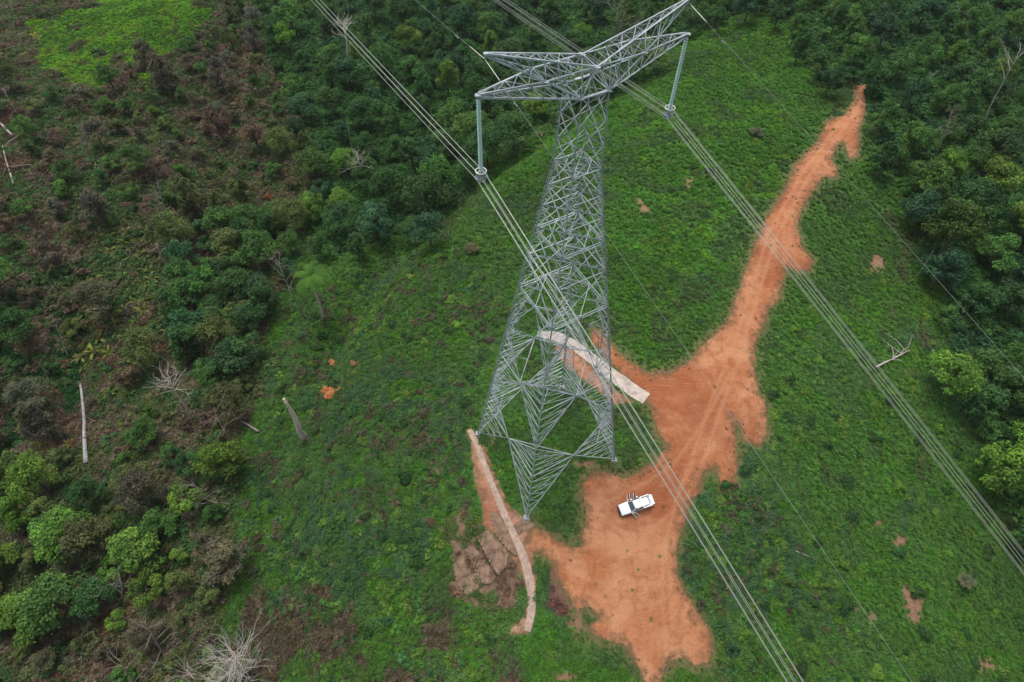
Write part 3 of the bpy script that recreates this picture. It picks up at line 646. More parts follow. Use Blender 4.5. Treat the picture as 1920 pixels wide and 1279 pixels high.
    tg = MB(); tg.box((-2.95, 0, .66), (.52, 1.56, .07)); tg.box((-2.95, 0, .71), (.36, 1.3, .02)); o = tg.build('tailgate', W_, root); o.modifiers.new('b', 'BEVEL').width = .02
    mb = MB(); mb.box((-2.72, 0, .42), (.16, 1.7, .18)); mb.build('rear_bumper', BK, root)
    loft([[(x, -hw, z), (x, -hw, z+.26), (x, hw, z+.26), (x, hw, z)] for x, hw, z in ((2.80, .55, .38), (2.72, .80, .36), (2.5, .92, .36))], 'front_bumper', BK, root)
    mb = MB(); mb.box((2.62, 0, .74), (.06, .95, .22)); mb.build('grille', BK, root)
    for sy in (-1, 1):
        mb = MB(); mb.tube([(2.30, sy*.87, .86), (2.5, sy*.78, .84), (2.58, sy*.60, .80)], [.04, .10, .06], 8); mb.build('headlight', LM_, root, True)
        mb = MB(); mb.box((-2.68, sy*.86, .88), (.06, .12, .36)); mb.build('tail_light', RL, root)
        mb = MB(); mb.tube([(.86, sy*.92, 1.12), (.82, sy*1.02, 1.15)], .03, 6); mb.box((.80, sy*1.09, 1.17), (.10, .2, .18)); mb.build('wing_mirror', W_, root)
        for x in (1.62, -1.62):
            r2 = MB(); r2.tube([(x, sy*.68, .38), (x, sy*.70, .38), (x, sy*.93, .38), (x, sy*.95, .38)], [.33, .385, .385, .33], 20); o = r2.build('wheel', TY, root, False)
            h = MB(); h.tube([(x, sy*.94, .38), (x, sy*.965, .38)], [.24, .18], 12); h.build('rim', AL, o)
            a_ = MB(); a_.tube([(x+.48*math.cos(t), sy*.925, .40+.46*math.sin(t)) for t in np.linspace(0, math.pi, 11)], .045, 6); a_.build('wheel_arch', BK, root, True)
    # doors. closed one in place, three swung open
    def door(x0, sy, ln, ang, label=None):
        dr = MB(); dr.box((-ln/2, 0, .80), (ln, .07, .66)); 
        o = dr.build('door', W_, root); o.modifiers.new('b', 'BEVEL').width = .02
        o.location = (x0, sy*.90, 0); o.rotation_euler[2] = sy*(-ang)
        fr = MB(); lean = -sy*.26
        A = (-.08, 0, 1.12); B = (-.40 if x0 > .5 else -.06, lean*.9, 1.66); Cc = (-ln+.05, lean*.9, 1.68); Dd = (-ln+.02, 0, 1.12)
        fr.tube([A, B, Cc, Dd, A], .03, 5); fr.build('window_frame', W_, o)
        g = MB(); g.add([A, B, Cc, Dd], [(0, 1, 2, 3)]); g_ = g.build('window', GL, o); g_.modifiers.new('s', 'SOLIDIFY').thickness = .012
        hd = MB(); hd.box((-ln+.18, sy*.05, .98), (.16, .04, .04)); hd.build('handle', W_, o)
        tr = MB(); tr.box((-ln/2, -sy*.045, .78), (ln*.85, .02, .5)); tr.build('inner_trim', BK, o)
        if label: o['label'] = label
    # far side of the truck in the picture is sy=-1 (truck faces left-down), near side is sy=+1
    door(.95, -1, 1.08, R(68), 'open front door on the far side'); door(-.14, -1, .98, R(68), 'open rear door on the far side')
    door(.95, 1, 1.08, R(62), 'open front door on the near side'); door(-.14, 1, .98, 0)
    root.scale = (.95, .97, .97); return root
truck = pickup()

# ================================================================ PEOPLE
def person(px, py, face, label, shirt, trousers, helmet, bend=0.0):
    g = at1(px, py, 1.74); root = empty('person', g, face); tag(root, label, 'person')
    SK = mat('skin', (.30, .17, .11), rough=.6)
    def skin(verts, edges, radii, name, m, par=root):
        me = bpy.data.meshes.new(name); me.from_pydata(verts, edges, []); o = link_mesh(name, me, m, par); o.modifiers.new('s', 'SKIN'); o.modifiers.new('u', 'SUBSURF').levels = 1; o.modifiers['u'].render_levels = 2
        for i, r in enumerate(radii): me.skin_vertices[0].data[i].radius = (r, r)
        me.skin_vertices[0].data[0].use_root = True
        for p in me.polygons: p.use_smooth = True
        return o
    b = bend; V = [(0, 0, .95), (0.02+b*.2, 0, 1.18), (.03+b*.5, 0, 1.42), (.03+b*.55, 0, 1.52), (.04+b*.65, 0, 1.62), (.05+b*.68, 0, 1.72),
         (0, .10, .88), (.03, .12, .48), (-.02, .13, .08), (.16, .14, .05), (0, -.10, .88), (-.04, -.12, .48), (-.12, -.12, .08), (.06, -.13, .05),
         (.02+b*.5, .20, 1.40), (.08+b*.5, .27, 1.13), (.30+b*.5, .22, 1.05), (.38+b*.5, .20, 1.06), (.02+b*.5, -.20, 1.40), (.10+b*.5, -.26, 1.13), (.32+b*.5, -.20, 1.08), (.40+b*.5, -.18, 1.09)]
    E = [(0, 1), (1, 2), (2, 3), (3, 4), (4, 5), (0, 6), (6, 7), (7, 8), (8, 9), (0, 10), (10, 11), (11, 12), (12, 13), (2, 14), (14, 15), (15, 16), (16, 17), (2, 18), (18, 19), (19, 20), (20, 21)]
    Rr = [.14, .13, .14, .055, .085, .08, .09, .06, .045, .04, .09, .06, .045, .04, .065, .045, .033, .035, .065, .045, .033, .035]
    skin(V, E, Rr, 'body', SK)
    up = [0, 1, 2, 14, 15, 16, 18, 19, 20]; mp = {k: i for i, k in enumerate(up)}
    skin([V[i] for i in up], [(mp[a], mp[c]) for a, c in E if a in mp and c in mp], [{0: .15, 1: .155, 2: .165}.get(i, Rr[i]+.018) for i in up], 'shirt', mat('shirt', shirt, rough=.9))
    lo = [0, 6, 7, 8, 10, 11, 12]; mp = {k: i for i, k in enumerate(lo)}
    skin([V[i] for i in lo], [(mp[a], mp[c]) for a, c in E if a in mp and c in mp], [{0: .158}.get(i, Rr[i]+.022) for i in lo], 'trousers', mat('trousers', trousers, rough=.9))
    bo = MB(); 
    for i, j in ((8, 9), (12, 13)): a_, c_ = Vector(V[i]), Vector(V[j]); bo.tube([a_+Vector((-.06, 0, -.02)), a_+Vector((.03, 0, 0)), c_, c_+Vector((.06, 0, -.01))], [.05, .065, .055, .03], 8)
    bo.build('boots', mat('boots', (.03, .025, .02), rough=.8), root, True)
    hd = Vector(V[5]); hm = MB(); hm.tube([hd+Vector((.01, 0, z)) for z in (-.01, 0, .005, .05, .10, .125, .135)], [.15, .155, .135, .13, .10, .06, .01], 14); hm.build('safety_helmet', mat('helmet', helmet, rough=.35), root, True)
    fc = MB(); e = Vector(V[4])
    fc.tube([e+Vector((.085, 0, .07)), e+Vector((.115, 0, .03)), e+Vector((.09, 0, .015))], [.012, .022, .012], 6)
    for sy in (-1, 1):
        fc.tube([e+Vector((.0, sy*.085, .05)), e+Vector((0, sy*.10, .03)), e+Vector((0, sy*.085, 0))], [.015, .02, .012], 6)
        for q in range(5):
            h_ = Vector(V[17 if sy > 0 else 21]); o_ = Vector((.02, sy*(q-2)*.016, -.005*abs(q-2))); ln = (.045, .07, .078, .07, .05)[q]
            fc.tube([h_+o_, h_+o_+Vector((ln*.6, 0, -.01)), h_+o_+Vector((ln, 0, -.035))], [.011, .010, .007], 5)
    fc.build('face_and_fingers', SK, root, True)
    return root
rzT = truck.rotation_euler[2]
person(1193.2, 930.8, rzT+math.pi/2+.3, 'person in dark work clothes and white helmet behind the open rear door of the pickup', (.03, .035, .06), (.02, .025, .045), (.80, .80, .78), .05)
person(1183.0, 935.3, rzT+math.pi/2-.2, 'person with white helmet standing in the open front doorway of the pickup', (.035, .035, .05), (.02, .025, .045), (.80, .78, .76), .12)
# ================================================================ VEGETATION
def leafcloud(name, P, Nn, S, Vv, asp=1.5, mat_=M_LEAF, rng=RNG):
    n = len(P); Nn = Nn/np.maximum(np.linalg.norm(Nn, axis=1, keepdims=True), 1e-6); rd = rng.normal(size=(n, 3)); T = np.cross(Nn, rd); T /= np.linalg.norm(T, axis=1, keepdims=True); Bt = np.cross(Nn, T)
    a = (T*S[:, None]*asp/2); b = (Bt*S[:, None]/2); dr = Nn*S[:, None]*.22
    V = np.stack([P-a-dr, P-b*.9, P+a-dr, P+b*.9], 1).reshape(-1, 3); F = np.arange(n*4, dtype=np.int32).reshape(-1, 4)
    me = np_mesh(name, V, F); at_ = me.attributes.new('v', 'FLOAT', 'POINT'); at_.data.foreach_set('value', np.repeat(np.clip(Vv, 0, 1), 4).astype(np.float32)); me.materials.append(mat_); return me
def crown_mesh(seed, Rr, Hc, zc, lobes, per, ls, up=.45, droop=0., asp=1.4, gap=.0):
    r = np.random.default_rng(seed); P = []; Nn = []; S = []; Vv = []; C = []
    for i in range(lobes):
        th = r.uniform(0, 2*math.pi); q = math.sqrt(r.uniform(0, 1)); zz = r.uniform(-.8, 1)
        k = math.sqrt(max(0, 1-(max(zz, 0))**2))*.72; c = np.array([Rr*k*q*math.cos(th)*1.05, Rr*k*q*math.sin(th)*1.05, zc+Hc*.5*zz*.8]); lr = Rr*r.uniform(.13, .34)
        C.append((c, lr)); n = int(per*(lr/(Rr*.3))**2); d = r.normal(size=(n, 3)); d[:, 2] = np.abs(d[:, 2])*(1)-.35; d /= np.linalg.norm(d, axis=1, keepdims=True)
        rad = lr*r.uniform(.55, 1.08, n)*(1+.25*np.sin(d[:, 0]*5+i)*np.cos(d[:, 1]*6)); p = c+d*rad[:, None]*np.array([1, 1, .75]); p[:, 2] -= droop*np.linalg.norm(d[:, :2], axis=1)**2*lr
        P.append(p); Nn.append(d*.7+np.array([0, 0, up])+r.normal(size=(n, 3))*.38); S.append(ls*r.uniform(.6, 1.35, n)); lv = r.uniform(-.34, .34)
        Vv.append(.42+lv+r.normal(size=n)*.16)
    # stray twigs outside the lobes make the outline uneven
    return leafcloud('crown', np.concatenate(P), np.concatenate(Nn), np.concatenate(S), np.concatenate(Vv), asp, rng=r), C
def trunk_mesh(seed, h, r0, C, lean=.0, nb=6):
    r = random.Random(seed); mb = MB(); pts = []; x = y = 0
    for i in range(7):
        t = i/6; x += r.uniform(-.12, .12)*h*.08; y += r.uniform(-.12, .12)*h*.08; pts.append((x, y, -.4+(h+.4)*t))
    mb.tube(pts, [r0*(1.35 if i == 0 else 1)*(1-.6*i/6) for i in range(7)], 7)
    for c, lr in C[:nb]:
        k = r.randint(3, 5); p = Vector(pts[k]); e = Vector(c); m_ = p.lerp(e, .5)+Vector((0, 0, -.3)); mb.tube([p, m_, e], [r0*.38, r0*.22, r0*.08], 5)
    me = bpy.data.meshes.new('trunk'); me.from_pydata(mb.v, [], mb.f); me.update(); me.materials.append(M_BARK); return me
# kinds: name, R, crown height, centre height, lobes, leaves per lobe, leaf size, droop
KINDS = [('broad', 5.2, 7.0, 6.8, 34, 210, .33, .15), ('broad2', 4.5, 6.4, 6.0, 28, 210, .31, .1), ('tall', 3.7, 8.0, 7.4, 26, 200, .30, .5), ('vine', 3.6, 9.0, 6.0, 26, 220, .27, 1.0), ('spread', 6.0, 5.4, 7.2, 36, 200, .33, .05), ('small', 2.7, 3.8, 3.6, 15, 190, .23, .05), ('small2', 2.3, 3.4, 3.0, 12, 190, .22, .2), ('fine', 4.0, 5.4, 5.6, 30, 200, .22, .2)]
TREES = []
for i, (nm, Rr, Hc, zc, lo, per, ls, dp) in enumerate(KINDS):
    for v in range(2):
        cm, C = crown_mesh(100+i*10+v, Rr, Hc, zc, lo, per, ls, droop=dp, asp=1.3+.4*v); tm = trunk_mesh(200+i*10+v, zc*.95, .16+.03*Rr, C); TREES.append((nm, Rr, zc, cm, tm))
KI = {k[0]: i for i, k in enumerate(KINDS)}
def put_tree(kind, x, y, z, sc, tint, label, group=None, cat='tree', rz=None, name='forest_tree', zs=1.):
    t = TREES[KI[kind]*2+random.randint(0, 1)]; root = empty(name, (x, y, z-.1), random.uniform(0, 6.28) if rz is None else rz); root.scale = (sc*random.uniform(.9, 1.1), sc*random.uniform(.9, 1.1), sc*zs*random.uniform(.85, 1.15))
    tag(root, label, cat, group)
    for me, nm in ((t[3], 'crown'), (t[4], 'trunk')):
        o = bpy.data.objects.new(nm, me); col.objects.link(o); o.parent = root; o.color = (*tint, 1)
    return root
def poisson(poly, rad, tries, seed, off=0., existing=()):
    """points of a photo polygon spread at least rad metres apart on the terrain"""
    r = np.random.default_rng(seed); xs = [p[0] for p in poly]; ys = [p[1] for p in poly]
    px = r.uniform(min(xs), max(xs), tries); py = r.uniform(min(ys), max(ys), tries); k = inpoly(px, py, poly); W = at(px[k], py[k], off); out = list(existing); res = []
    for w_ in W:
        q = rad*r.uniform(.85, 1.2)
        if all((w_[0]-o[0])**2+(w_[1]-o[1])**2 > (.5*(q+o[3]))**2 for o in out): out.append((*w_, q)); res.append((*w_, q))
    return res, out
PF_A = [(500,-90),(1500,-90),(1490,30),(1400,22),(1330,38),(1285,60),(1240,95),(1180,160),(1120,185),(1040,215),(960,262),(900,290),(858,345),(805,430),(725,440),(655,470),(612,490),(570,420),(590,340),(560,260),(520,180),(485,70)]
PF_E = [(1490,-90),(2090,-90),(2090,1060),(1905,985),(1855,860),(1800,760),(1785,640),(1775,540),(1725,440),(1690,340),(1655,290),(1640,225),(1600,150),(1545,155),(1500,110),(1478,40)]
PF_C = [(-190,870),(20,860),(150,885),(250,840),(430,815),(440,960),(425,1090),(330,1150),(150,1130),(30,1180),(-190,1180)]
PF_B = [(330,430),(420,400),(520,415),(560,470),(500,560),(480,640),(470,790),(370,760),(350,700),(330,600),(345,520)]
PF_W = [(-190,150),(130,165),(330,120),(400,0),(470,-60),(500,100),(560,280),(560,440),(440,390),(330,420),(250,520),(300,700),(440,800),(430,830),(250,830),(150,870),(-190,850)]
PF_S = [(-190,1180),(150,1140),(350,1150),(430,1160),(400,1400),(-190,1400)]
allp = []
FRP = [(150,430),(230,430),(290,440),(320,520),(345,600),(330,660),(300,640),(270,700),(240,760),(150,700),(140,600),(165,540)]
def jit(c, a=.18, g=.1): k = 1+random.uniform(-a, a); return tuple(max(.004, v*k*(1+random.uniform(-g, g))) for v in c)
def pick(opts):
    t = random.random()*sum(o[0] for o in opts)
    for o in opts:
        t -= o[0]
        if t <= 0: return o
    return opts[-1]
DG, MG, YG, BG, OL, BR, GRY, RB = (.054,.134,.044), (.076,.176,.046), (.115,.232,.042), (.050,.132,.066), (.104,.142,.052), (.122,.112,.080), (.130,.132,.104), (.140,.108,.082)
LABF = {'A': {0: ('dark green tree crown in the dense forest beyond the pylon', 'dark trees of the forest beyond the pylon'), 1: ('mid green leafy tree in the dense forest beyond the pylon', 'mid green trees of the forest beyond the pylon'), 2: ('yellow green tree crown standing out in the forest beyond the pylon', 'yellow green trees beyond the pylon'), 3: ('bluish green tree in the forest beyond the pylon', 'bluish trees beyond the pylon')},
        'E': {0: ('dark green tree crown in the forest right of the dirt road', 'dark trees of the right forest'), 1: ('mid green leafy tree in the forest right of the dirt road', 'mid green trees of the right forest'), 2: ('yellow green tree crown in the forest right of the dirt road', 'yellow green trees of the right forest'), 3: ('bluish green tree in the forest right of the dirt road', 'bluish trees of the right forest')},
        'C': {0: ('dark green tree in the wooded gully at the lower left', 'dark trees of the lower left gully'), 1: ('green bushy tree in the wooded gully at the lower left', 'green trees of the lower left gully'), 2: ('bright yellow green tree in the wooded gully at the lower left', 'yellow green trees of the lower left gully'), 4: ('olive green tree in the wooded gully at the lower left', 'olive trees of the lower left gully'), 5: ('brown half bare tree in the wooded gully at the lower left', 'brown trees of the lower left gully')},
        'B': {0: ('dark round tree in the grove left of the green slope', 'dark trees of the grove on the left'), 1: ('mid green tree in the grove left of the green slope', 'mid green trees of the grove on the left'), 3: ('bluish green tree in the grove left of the green slope', 'bluish trees of the grove on the left'), 4: ('olive brown tree in the grove left of the green slope', 'olive trees of the grove on the left')},
        'W': {0: ('dark green small tree among brown scrub on the left hillside', 'dark small trees on the left hillside'), 1: ('green small tree among brown scrub on the left hillside', 'green small trees on the left hillside'), 4: ('olive small tree among brown scrub on the left hillside', 'olive small trees on the left hillside'), 5: ('brown withered small tree on the scrubby left hillside', 'brown small trees on the left hillside'), 6: ('grey withered small tree on the scrubby left hillside', 'grey small trees on the left hillside'), 7: ('reddish brown withered small tree on the left hillside', 'reddish small trees on the left hillside')}}
TINT = {0: DG, 1: MG, 2: YG, 3: BG, 4: OL, 5: BR, 6: GRY, 7: RB}
def forest(key, poly, rad, tries, seed, off, kinds, cols, sc=(.8, 1.2)):
    global allp
    res, allp = poisson(poly, rad, tries, seed, off, allp)
    for x, y, z, q in res:
        gx, gy = proj(x, y, z)
        if min(segdist(gx, gy, [(168,905),(155,720)], False), segdist(gx, gy, [(30,370),(5,270)], False), segdist(gx, gy, [(572,850),(532,748)], False), segdist(gx, gy, [(365,810),(335,750)], False)) < 38: continue
        if key == 'W' and inpoly(gx, gy, FRP) and random.random() < .75: continue
        if segdist(gx, gy, [(1590,230),(1604,196)], False) < 24: continue
        k = pick(kinds)[1]; ci = pick(cols)[1]; lab, grp = LABF[key][ci]
        put_tree(k, x, y, z, random.uniform(*sc), jit(TINT[ci]), lab, grp, name='forest_tree' if key in 'AE' else 'small_tree', cat='tree' if key in 'AE' else 'small tree')
    return len(res)
# trees one can tell apart
def special(kind, px, py, sc, tint, label, name='tree', cat='tree', offs=0, zs=1.):
    t = TREES[KI[kind]*2]; p = at1(px, py, t[2]*sc*zs); allp.append((p.x, p.y, p.z, 4.5*sc+1.8)); return put_tree(kind, p.x, p.y, p.z, sc, tint, label, None, cat, name=name, zs=zs)
special('spread', 530, 60, .72, (.14, .30, .045), 'light green umbrella shaped tree at the edge of the upper left forest', zs=1.45)
special('vine', 565, 268, 1.05, (.075, .115, .03), 'big olive tree draped in vines at the left edge of the forest')
special('vine', 455, 360, .8, (.07, .10, .028), 'vine covered yellowish olive tree above the grove on the left')
special('broad', 1800, 425, 1.35, (.05, .10, .022), 'biggest broad green tree at the right forest edge below the road end')
special('broad2', 425, 505, .95, (.045, .095, .035), 'pale green round tree in front of the grove on the left')
special('fine', 1815, 1090, .42, (.17, .19, .12), 'grey green pale shrub on the slope at the lower right', 'shrub', 'shrub', zs=.6)
special('small', 285, 205, .8, (.085, .18, .03), 'bright green small tree in the upper left scrub')
special('small2', 278, 775, .8, (.05, .125, .02), 'round dark yellow green bush tree near the white bare tree')
special('fine', 885, 462, .5, (.16, .15, .085), 'pale dried shrub on the slope left of the pylon', 'shrub', 'shrub', zs=.5)
special('small2', 345, 153, .5, (.22, .085, .035), 'small orange brown tree in the upper left scrub', zs=.7)
special('small', 502, 368, .45, (.25, .10, .05), 'rusty orange shrub under the vine draped tree', 'shrub', 'shrub')
special('fine', 1420, 245, .55, (.12, .14, .10), 'greyish shrub in the grass left of the upper dirt road', 'shrub', 'shrub', zs=.5)
special('spread', 425, 1262, .62, (.22, .25, .17), 'pale grey green leafy crown at the bottom edge among silvery branches', zs=.8)
special('small', 395, 1225, .8, (.13, .19, .09), 'soft green crown just left of the silvery bare crown at the bottom edge', zs=.9)
special('broad2', 1640, 140, .9, (.05, .13, .042), 'mid green tree overhanging the right side of the road end')
special('small', 1600, 135, 1.0, (.04, .11, .036), 'dark green tree closing off the top of the dirt road')
special('broad2', 1560, 150, .8, (.03, .085, .035), 'dark feathery tree at the left side of the road end')
nA = forest('A', PF_A, 7.4, 2600, 1, 5.5, [(3,'broad'),(3,'broad2'),(2,'tall'),(3,'vine'),(1.5,'spread'),(1.5,'small'),(1.5,'fine')], [(5,0),(4,1),(1,2),(2,3)])
nE = forest('E', PF_E, 7.4, 2600, 2, 5.5, [(3,'broad'),(4,'broad2'),(1.5,'tall'),(1.5,'vine'),(2,'spread'),(1.5,'small'),(2,'fine')], [(4,0),(5,1),(1.6,2),(1,3)], (.85,1.15))
nC = forest('C', PF_C, 4.6, 900, 3, 4, [(3,'broad2'),(3,'small'),(2,'small2'),(1,'fine'),(1,'vine')], [(2,0),(3,1),(4,2),(3,4),(1.5,5)], (.8,1.25))
nB = forest('B', PF_B, 4.4, 700, 4, 4, [(3,'broad2'),(2,'small'),(2,'vine'),(2,'fine')], [(4,0),(3,1),(1.5,3),(2.5,4)], (.85,1.3))
nW = forest('W', PF_W, 5.9, 2400, 5, 2.5, [(3,'small'),(3,'small2'),(2,'fine'),(1,'vine')], [(2,0),(2,1),(3,4),(3,5),(2,6),(1,7)], (.75,1.3))
nS = forest('C', PF_S, 4.8, 500, 6, 2.5, [(3,'small'),(3,'small2'),(2,'fine')], [(2,0),(2,1),(1,2),(3,4),(3,5)], (.5,.85))
print('TREES', nA, nE, nC, nB, nW, nS)
# ---- bare and dead trees
def ray_near(px, py, bx, by):
    d = ray([px], [py])[0]; h = d[:2]; t = (bx*h[0]+by*h[1])/(h@h); return Vector((d[0]*t, d[1]*t, CAMH+d[2]*t))
def dead_tree(b, t, r0, label, nb=14, spread=.45, depth=3, m=M_DEAD, seed=0, name='bare_tree', start=.45, crown=None, lift=0):
    r = random.Random(seed+900); base = at1(*b); top = ray_near(t[0], t[1], base.x, base.y); base.z += lift; root = empty(name, base); tag(root, label, 'tree')
    top = top-base; L = top.length; mb = MB(); n = 8; off_ = [Vector((r.uniform(-1, 1), r.uniform(-1, 1), 0))*L*.018*(math.sin(math.pi*i/n)) for i in range(n+1)]
    pts = [top*(i/n)+off_[i] for i in range(n+1)]; pts[0] = Vector((0, 0, -.5)); mb.tube(pts, [r0*(1-.72*i/n)*(1.3 if i == 0 else 1) for i in range(n+1)], 8); mb.build('trunk', m, root, True)
    if nb:
        bb = MB()
        def br(p, d, ln, rr, dep):
            q = [p]; dd = d.copy(); 
            for k in range(3):
                dd = (dd+Vector((r.uniform(-.3, .3), r.uniform(-.3, .3), r.uniform(-.15, .25)))).normalized(); q.append(q[-1]+dd*ln/3)
            bb.tube(q, [rr, rr*.8, rr*.55, rr*.25], 5 if rr > .04 else 4, False)
            if dep > 0:
                for k in range(r.choice((2, 3, 3))):
                    e = q[r.choice((1, 2, 2, 3))]; nd = (dd+Vector((r.uniform(-.9, .9), r.uniform(-.9, .9), r.uniform(-.3, .6)))).normalized(); br(e, nd, ln*r.uniform(.5, .72), rr*.5, dep-1)
        for k in range(nb):
            f_ = start+(1-start)*(k+.5)/nb; i = min(int(f_*n), n-1); p = pts[i].lerp(pts[i+1], f_*n-i); a = r.uniform(0, 6.28); d = Vector((math.cos(a), math.sin(a), r.uniform(.15, .9))).normalized()
            br(p, d, L*spread*(1.1-.6*(f_-start)/(1-start+.01))*r.uniform(.7, 1.1), r0*.34, depth-1)
        bb.build('branches', m, root)
    return root
M_DEADW = mat('bleached_wood', rough=.85); noise_var(M_DEADW, (.46, .42, .37), .6, 1.15, 4)
M_PALEW = mat('sun_bleached_trunk', rough=.9); noise_var(M_PALEW, (.66, .55, .46), .6, 1.1, 3)
M_GREYW = mat('grey_log', rough=.9); noise_var(M_GREYW, (.33, .33, .32), .5, 1.25, 2.5)
M_DEADR = mat('reddish_twigs', rough=.9); noise_var(M_DEADR, (.24, .15, .12), .7, 1.2, 4)
dead_tree((363,790), (313,708), .20, 'white bare tree with spreading twigs on the lower left scrub slope', 14, .28, 3, M_DEADW, 1, start=.7)
dead_tree((656,145), (645,40), .5, 'tall white trunked bare tree in the upper forest under the left cables', 7, .32, 3, M_DEADW, 2, start=.7)
dead_tree((314,408), (298,352), .20, 'pale leafless tree with fine twigs in the upper left scrub', 12, .40, 3, M_DEAD, 3, start=.35)
dead_tree((357,385), (312,298), .14, 'thin straight dead pole tree in the upper left scrub', 5, .14, 2, M_DEAD, 4, start=.7)
dead_tree((195,205), (160,140), .12, 'thin grey bare tree left of the bright green clearing edge', 5, .22, 2, M_DEAD, 44, start=.5)
dead_tree((365,208), (330,135), .12, 'thin pale bare tree beside the small orange brown tree', 7, .22, 2, M_DEAD, 45, start=.6)
dead_tree((572,824), (532,748), .7, 'thick broken dead trunk without branches on the green slope', 0, 0, 0, M_PALEW, 5, name='dead_trunk')
dead_tree((437,838), (400,765), .15, 'reddish bare tree with thin twigs below the white bare tree', 14, .35, 3, M_DEADR, 6, start=.4)
dead_tree((572,597), (512,472), .16, 'thin bare tree with side twigs standing left of the palm', 14, .16, 2, M_DEAD, 7, start=.45)
dead_tree((447,560), (428,515), .14, 'slim white trunk showing below the pale green round tree', 0, 0, 0, M_DEADW, 71, name='dead_trunk')
dead_tree((841,456), (833,410), .20, 'short dark broken snag at the top of the green slope', 0, 0, 0, M_DEAD, 8, name='dead_trunk')
dead_tree((698,362), (668,290), .15, 'pale tree with whitish tuft of twigs in front of the forest', 16, .30, 3, M_DEADW, 9, start=.7)
dead_tree((660,285), (650,225), .14, 'slim pale trunk above the pale tufted tree', 0, 0, 0, M_DEADW, 91, name='dead_trunk')
dead_tree((1740,325), (1790,200), .15, 'tall slim grey tree with sparse pale twigs in the right forest', 22, .13, 3, M_DEAD, 10, start=.55)
dead_tree((1840,235), (1912,95), .18, 'tall forked bare tree at the right edge of the forest', 6, .35, 2, M_DEADW, 11, start=.6)
dead_tree((1760,90), (1802,12), .15, 'slender pale trunk leaning right in the top right forest', 4, .15, 2, M_DEADW, 12, start=.8)
dead_tree((1828,40), (1856,-5), .15, 'short pale trunk at the top edge of the right forest', 0, 0, 0, M_DEADW, 13, name='dead_trunk')
dead_tree((1653,88), (1664,56), .15, 'small pale trunk under a feathery crown in the right forest', 0, 0, 0, M_DEADW, 14, name='dead_trunk')
dead_tree((1720,175), (1758,132), .14, 'thin leaning trunk in the middle of the right forest', 3, .2, 2, M_DEADW, 15, start=.7)
dead_tree((1718,520), (1750,470), .14, 'short pale trunk at the right forest edge below the biggest tree', 0, 0, 0, M_DEAD, 16, name='dead_trunk')
dead_tree((1840,700), (1868,678), .14, 'bent pale trunk at the right forest edge near the lower cables', 2, .3, 2, M_DEADW, 17, start=.6)
dead_tree((1170,115), (1150,-10), .24, 'big leafless tree with tall spreading boughs behind the pylon head', 20, .3, 3, M_DEAD, 18, start=.12)
dead_tree((232,1130), (222,1062), .20, 'grey bare tree in the lower left wooded gully', 8, .38, 3, M_DEAD, 19, start=.1)
dead_tree((308,1228), (270,1165), .18, 'grey forked bare tree at the lower left below the gully', 7, .35, 3, M_DEAD, 20, start=.1)
dead_tree((258,1290), (222,1235), .18, 'bare tree with long grey boughs at the bottom left edge', 6, .40, 3, M_DEAD, 21, start=.1)
dead_tree((455,1325), (440,1222), .17, 'wide silvery leafless crown at the bottom edge of the photo', 60, .40, 3, M_DEADW, 22, start=.35)
dead_tree((405,960), (360,905), .15, 'dark twiggy bare tree at the top of the lower left gully', 10, .3, 3, M_DEAD, 23, start=.3)
dead_tree((40,225), (5,165), .16, 'pale thin bare tree at the left edge above the white logs', 4, .2, 2, M_DEADW, 24, start=.6)
dead_tree((175,320), (138,225), .14, 'tall thin grey bare tree in the middle of the left scrub', 8, .16, 2, M_DEAD, 25, start=.5)
dead_tree((150,340), (118,270), .12, 'leaning thin bare tree beside the tall one in the left scrub', 5, .15, 2, M_DEAD, 26, start=.5)
dead_tree((190,415), (158,365), .12, 'thin bare tree with pale tip above the yellow fronds', 6, .25, 2, M_DEADW, 27, start=.7)
dead_tree((315,505), (290,455), .12, 'thin forked bare tree between the fronds and the grove', 5, .3, 2, M_DEADW, 28, start=.5)
dead_tree((65,825), (12,740), .13, 'thin grey pole with pale tip at the far left', 3, .1, 2, M_DEAD, 29, start=.7)
dead_tree((128,670), (104,606), .10, 'thin pale stem in the dark green patch at the far left', 2, .1, 1, M_DEADW, 30, start=.7)
# the uprooted tree on the right slope
def log(a, b, r0, label, name='fallen_log', m=M_DEADW, nb=0, seed=0):
    r = random.Random(seed); p, q = at1(*a), at1(*b); c = (p+q)/2; root = empty(name, c); tag(root, label, 'log'); mb = MB(); n = 10; pts = []
    for i in range(n+1):
        e = p.lerp(q, i/n); e.x += r.uniform(-1, 1)*r0*.15; e.y += r.uniform(-1, 1)*r0*.15; e.z = float(HH(e.x, e.y))+r0*.8+.45; pts.append(e-c)
    mb.tube(pts, [r0*(1-.45*i/n)*r.uniform(.92, 1.08) for i in range(n+1)], 9); mb.build('trunk', m, root, True)
    if nb:
        bb = MB()
        for k in range(nb):
            i = r.randint(2, n-1); s_ = pts[i]; d = Vector((r.uniform(-1, 1), r.uniform(-1, 1), r.uniform(0, .5))).normalized(); ln = (q-p).length*r.uniform(.25, .55); e = [s_]
            for u_ in range(4): d = (d+Vector((r.uniform(-.5, .5), r.uniform(-.5, .5), r.uniform(-.3, .2)))).normalized(); e.append(e[-1]+d*ln/4)
            for e_ in e[1:]: g = float(HH(e_.x+c.x, e_.y+c.y))-c.z+.15; e_.z = max(e_.z, g)
            bb.tube(e, [r0*.4, r0*.34, r0*.25, r0*.17, r0*.08], 5)
        bb.build('branches', m, root)
    return root
log((166,872), (155,724), .42, 'long straight pale grey log lying on the dark slope at the far left', seed=1, m=M_GREYW)
log((28,348), (7,275), .24, 'curved white log near the left edge below the other white log', seed=2, nb=2)
